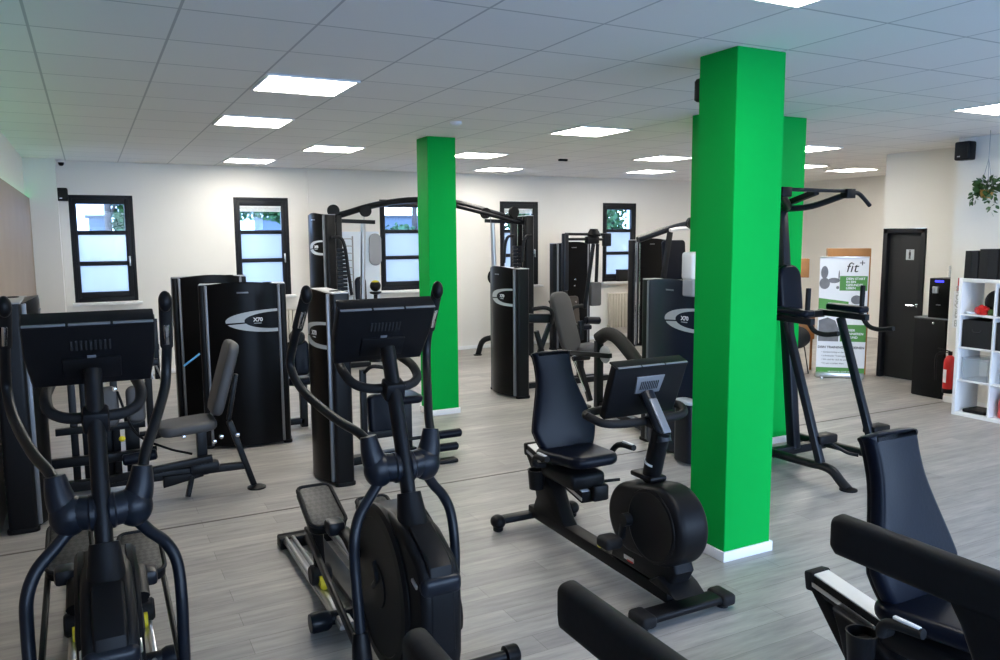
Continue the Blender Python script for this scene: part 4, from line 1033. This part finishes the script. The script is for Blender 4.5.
MB().tube([(.32, 3.7, .8), (.42, 3.62, .50), (.62, 3.6, .36), (.8, 3.55, .30)], .009, 8, 5).build('cable', 'plastic', t)

# --- two towers side by side in front of the first windows
t = thing('abductor_machine', (1.42, 4.81, 0), 'tall glossy black tower with grey crescent emblem, the nearer of the overlapping pair', 'strength machine', 'machines with black towers near the first windows')
shroud(t, 1.43, 4.82, -10, .76, 1.50, .16, 1.17)
b = MB(); b.bar((1.45, 4.9, .08), (1.50, 5.4, .08), .09, .07); b.build('main_beam', 'metal', t)
cushion(t, 'seat', 'vinyl', .4, .42, .08, (2.05, 5.25, .5), (1, 0, 0), (0, 1, 0), .08, .03)
b = MB(); b.bar((2.05, 5.25, .0), (2.05, 5.25, .46), .07, .07, (1, 0, 0)); b.bar((1.55, 5.25, .06), (2.05, 5.25, .06), .07, .06); b.build('seat_post', 'metal', t)
b = MB(); b.lathe([(.055, 0), (.07, .02), (.07, .09), (.055, .11)], (1.90, 4.83, .98), (0, -1, 0), 20); b.build('knee_hub', 'plastic', t)
cushion(t, 'knee_pad', 'vinyl', .16, .34, .10, (1.93, 4.80, .78), (1, 0, 0), (0, .1, 1), .05, .03)
MB().bar((1.80, 4.9, .9), (1.95, 4.86, .9), .05, .05).build('pad_arm', 'metal', t)
t = thing('calf_machine', (1.28, 5.85, 0), 'tall black tower half hidden behind the nearer glossy tower, by the first windows', 'strength machine', 'machines with black towers near the first windows')
shroud(t, 1.275, 5.87, 0, .72, 1.525, .16, 1.2, text=None)
b = MB(); b.bar((.62, 5.3, .07), (1.3, 5.9, .07), .09, .07); b.bar((.62, 5.3, .07), (.62, 5.3, .85), .06, .06, (1, 0, 0)); b.build('main_frame', 'metal', t)
for k in (0, .07): MB().bar((.46+k, 4.55, 1.24-k*.4), (.62+k, 4.62, .72-k*.4), .045, .012, bev=.003).build('slanted_rail', 'board_blue' if k == 0 else 'silver', t)
b = MB(); b.bar((.62, 5.3, .85), (.66, 4.6, 1.0), .05, .05); b.bar((.66, 4.62, .72), (.66, 4.62, 1.24), .05, .04, (1, 0, 0)); b.build('lever_arm', 'metal', t)
MB().tube([(.88, 4.7, .80), (1.02, 4.7, .90)], .009, 8, 1).build('light_bar', 'light_blue', t)

# --- tower seen from its end behind the whole elliptical, with low rollers
t = thing('leg_curl_machine', (1.86, 3.46, 0), 'black tower with emblem seen edge on behind the whole elliptical, foam rollers beside it', 'strength machine')
shroud(t, 1.862, 3.46, -90, .66, 1.50, .145, 1.175)
b = MB(); b.bar((1.9, 3.55, .07), (2.62, 3.62, .07), .09, .07); b.bar((2.55, 3.62, .07), (2.55, 3.62, .50), .07, .08, (1, 0, 0)); b.build('main_frame', 'metal', t)
cushion(t, 'seat', 'vinyl', .24, .42, .07, (2.55, 3.68, .545), (1, 0, 0), (0, 1, 0), .07, .03)
cushion(t, 'chest_pad', 'vinyl', .22, .34, .09, (2.33, 3.66, .42), (1, 0, 0), (0, .1, 1), .05, .03)
b = MB(); b.bar((2.17, 3.62, .05), (2.17, 3.62, .82), .05, .05, (1, 0, 0)); b.bar((2.17, 3.62, .25), (2.5, 3.62, .25), .05, .06); b.build('rear_upright', 'metal', t)
for z, y in ((.185, 3.58), (.085, 3.52)):
    a = MB(); a.cyl((2.5, y, z), (3.04 if z > .1 else 2.98, y, z), .016, 12); a.build('roller_axle', 'metal', t)
    padroll(t, (2.74, y, z), (3.05 if z > .1 else 2.99, y, z), .038 if z > .1 else .036)
MB().box((2.72, 3.30, .0), (2.90, 3.40, .035), .015).build('floor_foot', 'plastic', t)
foot_disc(t, 2.6, 3.30)
h = MB(); h.tube([(2.18, 3.6, .80), (2.22, 3.5, .86), (2.34, 3.46, .83), (2.36, 3.5, .74)], .016, 10, 5); h.build('hand_grip', 'plastic_soft', t)
MB().blob((2.21, 3.7, .93), .03, .03, .02).build('adjust_knob', 'yellow', t)

# --- cable crossover along the window wall
t = thing('cable_crossover', (4.85, 8.5, 0), 'wide cable crossover arch in black along the window wall', 'cable machine')
shroud(t, 3.16, 8.50, -74, .52, 2.23, .15, 1.77, .05, cup=False)
shroud(t, 6.42, 8.50, 90, .52, 2.23, .15, 1.77, .05, cup=False)
for x in (3.38, 6.22):
    MB().bar((x, 8.42, .06), (x, 8.42, 2.22), .10, .08, (1, 0, 0), .012).build('column', 'metal', t)
    s = MB()
    for k in range(14): s.box((x-.07, 8.28, 1.0+k*.055), (x+.07, 8.34, 1.045+k*.055), .004)
    s.build('weight_stack', 'navy_metal', t)
for a, b in (((3.757, 8.45, 2.14), (3.69, 8.45, .25)), ((5.86, 8.45, 2.14), (5.93, 8.45, .25))):
    MB().tube([a, b], .036, 12, 1).build('guide_rail', 'silver', t)
A1 = [(3.20, 8.45, 2.18), (3.45, 8.45, 2.24), (3.95, 8.45, 2.38), (4.55, 8.45, 2.46), (5.2, 8.45, 2.43), (5.75, 8.45, 2.31), (6.2, 8.45, 2.19), (6.45, 8.45, 2.12)]
MB().tube(A1, .06, 12, 5, ry=.75).build('arch_beam', 'metal', t)
A2 = [(5.2, 8.35, 2.37), (5.7, 8.35, 2.26), (6.3, 8.35, 2.12)]
MB().tube(A2, .03, 10, 4).build('arch_brace', 'metal', t)
for x0, x1 in ((3.25, 3.92), (5.72, 6.4)): MB().bar((x0, 8.42, 2.155), (x1, 8.42, 2.13), .06, .055).build('side_arm', 'metal', t)
for x, z in ((3.30, 2.29), (3.77, 2.29), (6.20, 2.29), (5.70, 2.27)):
    MB().lathe([(.035, -.02), (.085, -.022), (.075, 0), (.085, .022), (.035, .02)], (x, 8.37, z), (0, 1, 0), 24).build('pulley', 'plastic', t)
for x, z in ((5.84, 1.28), (3.70, .7)):
    MB().lathe([(.03, -.04), (.13, -.042), (.115, 0), (.13, .042), (.03, .04)], (x, 8.3, z), (0, 1, 0), 28).build('pulley_carriage', 'plastic', t)
MB().tube([(5.80, 8.26, 1.2), (5.76, 8.22, 1.08), (5.75, 8.22, .96)], .008, 8, 3).build('cable_strap', 'grey_plastic', t)
MB().tube([(5.70, 8.22, .93), (5.80, 8.22, .93)], .016, 10, 1).build('cable_grip', 'grey_plastic', t)
for x, d in ((3.24, 1), (5.98, -1), (6.30, -1)):
    zz = 1.92
    MB().tube([(x-d*.02, 8.2, zz), (x+d*.10, 8.2, zz-.01), (x+d*.16, 8.2, zz-.14), (x+d*.20, 8.2, 1.45), (x+d*.24, 8.2, 1.1)] if d > 0 else [(x+.12, 8.2, zz), (x+.02, 8.2, zz-.02), (x-.03, 8.2, zz-.16), (x-.05, 8.2, 1.5)], .024, 10, 5).build('grab_handle', 'metal', t)
for x, d in ((3.45, -1), (6.12, -1)):
    MB().tube([(x, 8.45, .30), (x+d*.18, 8.5, .30), (x+d*.36, 8.62, .24), (x+d*.42, 8.70, .0)] if d < 0 else [], .045, 12, 5).build('outrigger', 'metal', t)
MB().lathe([(.07, 0), (.07, .012), (.03, .02)], (5.70, 8.70, 0), n=20).build('foot', 'plastic', t)
for x in (3.5, 6.22): MB().box((x-.35, 8.38, .02), (x+.3, 8.48, .09), .012).build('base_beam', 'metal', t)
for a, b in (((3.757, 8.40, 2.24), (3.70, 8.36, .8)), ((5.80, 8.40, 2.30), (5.80, 8.36, 1.36))): MB().tube([a, b], .005, 6, 1).build('cable', 'grey_plastic', t)

cushion(bpy.data.objects['cable_crossover'], 'back_pad', 'vinyl', .17, .55, .07, (3.82, 8.85, 1.05), (1, 0, 0), (0, .1, 1), .08, .02)
MB().bar((3.82, 8.9, .05), (3.82, 8.9, .9), .05, .05, (1, 0, 0)).build('pad_post', 'metal', bpy.data.objects['cable_crossover'])
# --- chest press : tower with emblem and the tall grey seat back
t = thing('chest_press_machine', (5.1, 5.7, 0), 'chest press with black emblem tower and tall narrow grey backrest, beyond the slim pillar', 'strength machine')
shroud(t, 4.68, 5.70, -90, .72, 1.535, .16, 1.2)
cushion(t, 'backrest', 'grey_vinyl', .34, .78, .08, (5.48, 5.70, .84), (.96, .27, 0), (-.22, .10, 1), .13, .03)
cushion(t, 'seat', 'grey_vinyl', .36, .34, .08, (5.80, 5.72, .48), (1, 0, .08), (0, 1, 0), .08, .03)
b = MB(); b.bar((4.7, 5.72, .07), (6.15, 5.72, .07), .09, .07); b.bar((5.72, 5.72, .07), (5.72, 5.72, .45), .07, .07, (1, 0, 0)); b.bar((5.62, 5.72, .40), (5.28, 5.72, 1.12), .06, .05, (1, 0, 0)); b.build('main_frame', 'metal', t)
b = MB(); b.bar((4.8, 5.6, .93), (5.16, 5.48, .92), .08, .11, bev=.02); b.build('press_arm', 'metal', t)
b = MB(); b.tube([(4.86, 5.45, 1.05), (5.02, 5.42, 1.06), (5.12, 5.42, 1.0), (5.12, 5.44, .86)], .024, 10, 5); b.build('hand_grip', 'plastic_soft', t)
for p, q in (((4.93, 5.48, .78), (5.02, 5.48, .48)), ((5.12, 5.48, .86), (4.98, 5.5, .50))): MB().bar(p, q, .05, .05).build('link_bar', 'metal', t)
b = MB(); b.tube([(5.95, 6.02, 1.0), (5.80, 6.0, .98), (5.74, 5.98, .88), (5.78, 5.98, .76), (5.90, 5.98, .70)], .024, 10, 5); b.build('hand_grip', 'plastic_soft', t)
b = MB(); b.bar((5.90, 5.98, .55), (5.90, 5.98, .80), .06, .06, (1, 0, 0)); b.build('grip_post', 'metal', t)
padroll(t, (5.92, 5.9, .815), (6.14, 5.9, .80), .05, 'arm_pad')
MB().bar((5.72, 5.95, .06), (6.1, 5.95, .06), .06, .05).build('side_beam', 'metal', t)

# --- pec fly machine at the window wall
t = thing('pec_fly_machine', (7.4, 8.4, 0), 'pec fly machine with overhead arms and hanging grey arm pad at the window wall', 'strength machine')
shroud(t, 7.40, 8.60, 0, .73, 1.785, .16, 1.2, .03, text=None)
MB().bar((6.86, 7.9, 1.05), (6.86, 7.9, 1.95), .09, .09, (1, 0, 0), .015).build('arm_post', 'navy_metal', t)
MB().bar((6.86, 7.9, .05), (6.86, 7.9, 1.06), .06, .07, (1, 0, 0), .01).build('column', 'metal', t)
for z in (1.86, 1.94): MB().tube([(6.86, 7.9, z), (7.66, 7.9, z-.01)], .022, 10, 1).build('cross_tube', 'metal', t)
h = MB(); h.lathe([(.10, 0), (.11, .03), (.09, .07), (.06, .12)], (7.40, 7.9, 1.90), n=20); h.box((7.25, 7.85, 1.78), (7.48, 7.95, 1.9), .02); h.build('pivot_hub', 'plastic', t)
MB().box((7.58, 7.86, 1.74), (7.72, 7.94, 1.95), .015).build('end_bracket', 'metal', t)
MB().bar((7.38, 7.88, 1.78), (7.22, 7.88, .75), .05, .045, (1, 0, 0)).build('swing_arm', 'metal', t)
MB().bar((7.46, 7.88, 1.78), (7.44, 7.88, 1.16), .04, .045, (1, 0, 0)).build('swing_arm', 'metal', t)
cushion(t, 'arm_pad', 'grey_vinyl', .20, .38, .09, (7.39, 7.84, .98), (1, 0, 0), (0, 0, 1), .03, .02)
cushion(t, 'backrest', mat('dark_brown_vinyl', (.045, .035, .027), .5, noise=.1), .26, .5, .07, (7.05, 8.0, .70), (1, 0, 0), (0, .12, 1), .05, .02)
b = MB(); b.bar((7.05, 7.75, .06), (7.3, 8.55, .06), .08, .07); b.build('main_beam', 'metal', t)
cushion(t, 'seat', 'vinyl', .36, .36, .07, (7.0, 7.75, .48), (1, 0, 0), (0, 1, 0), .06, .02)
MB().bar((7.0, 7.78, .06), (7.0, 7.78, .45), .07, .07, (1, 0, 0)).build('seat_post', 'metal', t)
for x, z in ((7.06, 1.12), (7.07, 1.22), (7.08, .86)): MB().lathe([(.013, 0), (.013, .015), (.006, .02)], (x, 7.93, z), (0, -1, 0), 12).build('pivot_bolt', 'chrome', t)

# --- lat machine in the far corner
t = thing('lat_machine', (8.7, 7.9, 0), 'black lat pulldown machine with a bent white top arm, by the last window', 'strength machine')
shroud(t, 8.80, 8.30, 0, .74, 1.83, .16, 1.2, .03, text=None)
b = MB(); b.tube([(8.20, 7.8, 1.84), (8.45, 7.75, 1.92), (8.75, 7.65, 2.02), (9.05, 7.5, 2.10)], .055, 12, 4); b.build('top_arm', 'navy_metal', t)
b = MB(); b.tube([(8.62, 7.5, 1.99), (8.85, 7.5, 2.02), (9.3, 7.45, 2.02)], .03, 10, 4); b.build('pull_bar', 'white_plastic', t)
MB().bar((8.62, 7.5, 1.96), (8.48, 7.5, 1.1), .07, .07, (1, 0, 0)).build('column', 'metal', t)
MB().bar((8.48, 7.5, 1.1), (8.46, 7.5, .03), .07, .07, (1, 0, 0)).build('column', 'metal', t)
cushion(t, 'backrest', 'vinyl', .46, .72, .07, (8.75, 7.55, 1.47), (1, 0, 0), (0, .06, 1), .06, .02)
cushion(t, 'seat', 'vinyl', .42, .40, .08, (8.75, 7.35, .62), (1, 0, 0), (0, 1, 0), .06, .02)
b = MB(); b.bar((8.75, 7.4, .04), (8.75, 7.4, .58), .08, .08, (1, 0, 0)); b.bar((8.5, 7.4, .05), (8.75, 8.2, .05), .09, .08); b.build('main_frame', 'metal', t)
MB().lathe([(.04, -.03), (.10, -.03), (.09, 0), (.10, .03), (.04, .03)], (9.02, 7.45, 2.10), (0, 1, 0), 24).build('pulley', 'plastic', t)
for x in (8.28, 8.36): MB().cyl((x, 7.95, .1), (x, 7.95, 1.78), .011, 10).build('guide_rod', 'chrome', t)

# --- blue reflecting tower beside the large pillar and the leg press lever before it
t = thing('glute_machine', (4.8, 2.87, 0), 'machine whose black emblem tower stands beside the large green pillar, with a curved black lever', 'strength machine')
shroud(t, 4.80, 2.70, -90, .95, 1.515, .16, 1.2, .05, panel='sky_tint_panel', pw=.12, emb=.7)
b = MB(); b.bar((4.85, 3.1, .07), (5.1, 4.35, .07), .09, .07); b.bar((5.06, 4.35, .05), (5.06, 4.35, .78), .07, .08, (1, 0, 0)); b.build('main_frame', 'metal', t)
MB().tube([(5.06, 4.36, .80), (5.10, 4.26, .865), (5.12, 4.10, .84), (5.12, 3.85, .70), (5.12, 3.66, .55)], .072, 16, 5).build('padded_lever', 'plastic_soft', t)
MB().lathe([(.04, 0), (.09, 0), (.095, .01), (.09, .02), (.04, .02)], (5.02, 4.16, .66), (-1, 0, 0), 28).build('cam_disc', 'grey_plastic', t)
MB().bar((4.98, 4.80, .60), (5.0, 4.05, .66), .05, .05).build('lever_arm', 'metal', t)
for y in (4.78, 4.62): MB().cyl((4.90, y, .56), (5.12, y, .56), .03, 14, bev=.006).build('lever_joint', 'chrome' if y > 4.7 else 'metal', t)
MB().bar((5.0, 4.68, .58), (5.02, 4.45, .10), .05, .05, (1, 0, 0)).build('strut', 'metal', t)
MB().bar((5.0, 4.78, .56), (5.0, 4.5, .2), .03, .03, (1, 0, 0)).build('strut', 'chrome', t)
foot_disc(t, 5.05, 4.62, .085)
MB().pad(rrect(.13, .22, .05), .50, (4.57, 2.34, .27), (1, 0, 0), (0, 1, 0), .02).build('seat_block', 'navy_metal', t)
MB().pad(rrect(.14, .23, .05), .03, (4.57, 2.34, .535), (1, 0, 0), (0, 1, 0), .012).build('block_top_sheen', 'logo_grey', t)  # reflection on top of the block put into a paler colour

# --- pull-up and dip tower
t = thing('pull_up_tower', (5.4, 1.8, 0), 'tall black pull-up and dip tower standing between the large pillar and the banner', 'pull-up tower')
for s, x in ((-1, 5.17), (1, 5.80)):
    b = MB(); b.tube([(x, 2.30, .10), (x, 1.62, .115), (x, 1.46, .125), (x, 1.36, .11), (x, 1.28, .05), (x, 1.215, .005)], .042, 12, 4, ry=.8); b.build('base_rail', 'metal', t)
    MB().lathe([(.065, 0), (.065, .01), (.03, .016)], (x, 1.21, 0), n=18).build('foot', 'plastic', t)
    MB().lathe([(.06, 0), (.06, .06)], (x, 2.28, 0), n=18).build('foot', 'plastic', t)
    MB().bar((x, 1.47, .13), (x, 1.86, 1.22), .055, .06, (0, 1, 0), .01).build('leg', 'navy_metal', t)
    cushion(t, 'arm_rest', 'vinyl', .12, .36, .055, (x, 1.80, 1.305), (1, 0, 0), (0, 1, .02), .03, .02)
    MB().bar((x, 2.08, 1.25), (x, 1.60, 1.24), .05, .05).build('arm_beam', 'metal', t)
    MB().tube([(x, 1.66, 1.25), (x, 1.655, 1.50)], .02, 12, 1).build('hand_grip', 'plastic_soft', t)
    MB().tube([(x, 1.64, 1.23), (x, 1.58, 1.17), (x, 1.48, 1.155), (x, 1.36, 1.175)], .019, 12, 5).build('dip_bar', 'plastic_soft', t)
    f = MB(); f.box((x+.0, 1.48, .28), (x+.20, 1.60, .35), .015); f.build('step', 'plastic', t)
    MB().tube([(x+.14, 1.5, .28), (x+.2, 1.4, .22), (x+.24, 1.32, .21)], .014, 8, 4).build('step_lever', 'metal', t)
MB().bar((5.17, 1.98, .10), (5.80, 1.98, .10), .07, .07).build('cross_beam', 'metal', t)
MB().bar((5.17, 2.05, 1.24), (5.80, 2.05, 1.24), .06, .06).build('arm_cross_beam', 'metal', t)
MB().bar((5.44, 1.98, .10), (5.40, 2.18, 2.14), .08, .09, (0, 1, 0), .012).build('mast', 'navy_metal', t)
cushion(t, 'back_pad', 'vinyl', .25, .46, .07, (5.36, 2.02, 1.44), (1, 0, 0), (0, .12, 1), .11, .025)
b = MB(); b.bar((5.40, 2.20, 2.15), (5.36, 1.78, 2.255), .05, .045); b.build('top_bracket', 'metal', t)
MB().bar((4.98, 1.76, 2.265), (5.70, 1.76, 2.265), .03, .028).build('pull_up_bar', 'metal', t)
for sx, x in ((-1, 4.98), (1, 5.70)):
    MB().bar((x-.05, 1.76, 2.245), (x+.05, 1.76, 2.245), .07, .075).build('corner_block', 'plastic', t)
    MB().tube([(5.40, 2.14, 2.13), (5.40+sx*.14, 1.98, 2.15), (x, 1.79, 2.235)], .033, 10, 4, ry=.8).build('side_brace', 'metal', t)
    MB().tube([(x+sx*.04, 1.76, 2.255), (x+sx*.12, 1.76, 2.25), (x+sx*.17, 1.75, 2.215), (x+sx*.245, 1.74, 2.15)], .017, 12, 5).build('pull_up_grip', 'plastic_soft', t)

# ================================================================== light, world, camera
wd = bpy.data.worlds.new('overcast_sky'); SC.world = wd; wd.use_nodes = True
nt = wd.node_tree; bg = nt.nodes['Background']
tc = nt.nodes.new('ShaderNodeTexCoord'); sp = nt.nodes.new('ShaderNodeSeparateXYZ'); rp = nt.nodes.new('ShaderNodeValToRGB')
nt.links.new(tc.outputs['Generated'], sp.inputs[0]); nt.links.new(sp.outputs['Z'], rp.inputs['Fac'])
rp.color_ramp.elements[0].color = (.60, .78, 1.0, 1); rp.color_ramp.elements[0].position = 0
rp.color_ramp.elements[1].color = (.24, .46, 1.0, 1); rp.color_ramp.elements[1].position = .6
nt.links.new(rp.outputs['Color'], bg.inputs['Color']); bg.inputs['Strength'].default_value = 16

for a, b in ((-.1, 2.85), (3.15, 5.85), (6.15, 8.5)):
    l = bpy.data.lights.new('shop_front_portal', 'AREA'); l.shape = 'RECTANGLE'; l.size = b-a; l.size_y = 2.4
    l.cycles.is_portal = True
    o = bpy.data.objects.new('shop_front_portal', l); COL.objects.link(o)
    o.location = ((a+b)/2, -6.18, 1.55); o.rotation_euler = (PI/2, 0, 0)

cam = bpy.data.cameras.new('camera'); co = bpy.data.objects.new('camera', cam); COL.objects.link(co)
cam.sensor_width = 36; cam.sensor_fit = 'HORIZONTAL'; cam.lens = 787.96*36/1000
cam.clip_start = .02
yaw, pitch, roll = .4792, .1196, -.0069
fwd = Vector((math.sin(yaw)*math.cos(pitch), math.cos(yaw)*math.cos(pitch), -math.sin(pitch)))
right = Vector((math.cos(yaw), -math.sin(yaw), 0)); up = right.cross(fwd)
r = right*math.cos(roll)+up*math.sin(roll); u = -right*math.sin(roll)+up*math.cos(roll)
mw = Matrix((r, u, -fwd)).transposed().to_4x4(); mw.translation = (.1917, -2.69, 1.928)
co.matrix_world = mw
SC.camera = co
SC.view_settings.view_transform = 'Standard'; SC.view_settings.look = 'None'
SC.view_settings.exposure = 0.0; SC.view_settings.gamma = 1.0
SC.view_settings.use_curve_mapping = False
SC.cycles.use_denoising = True
SC.cycles.max_bounces = 10; SC.cycles.diffuse_bounces = 5; SC.cycles.transparent_max_bounces = 12
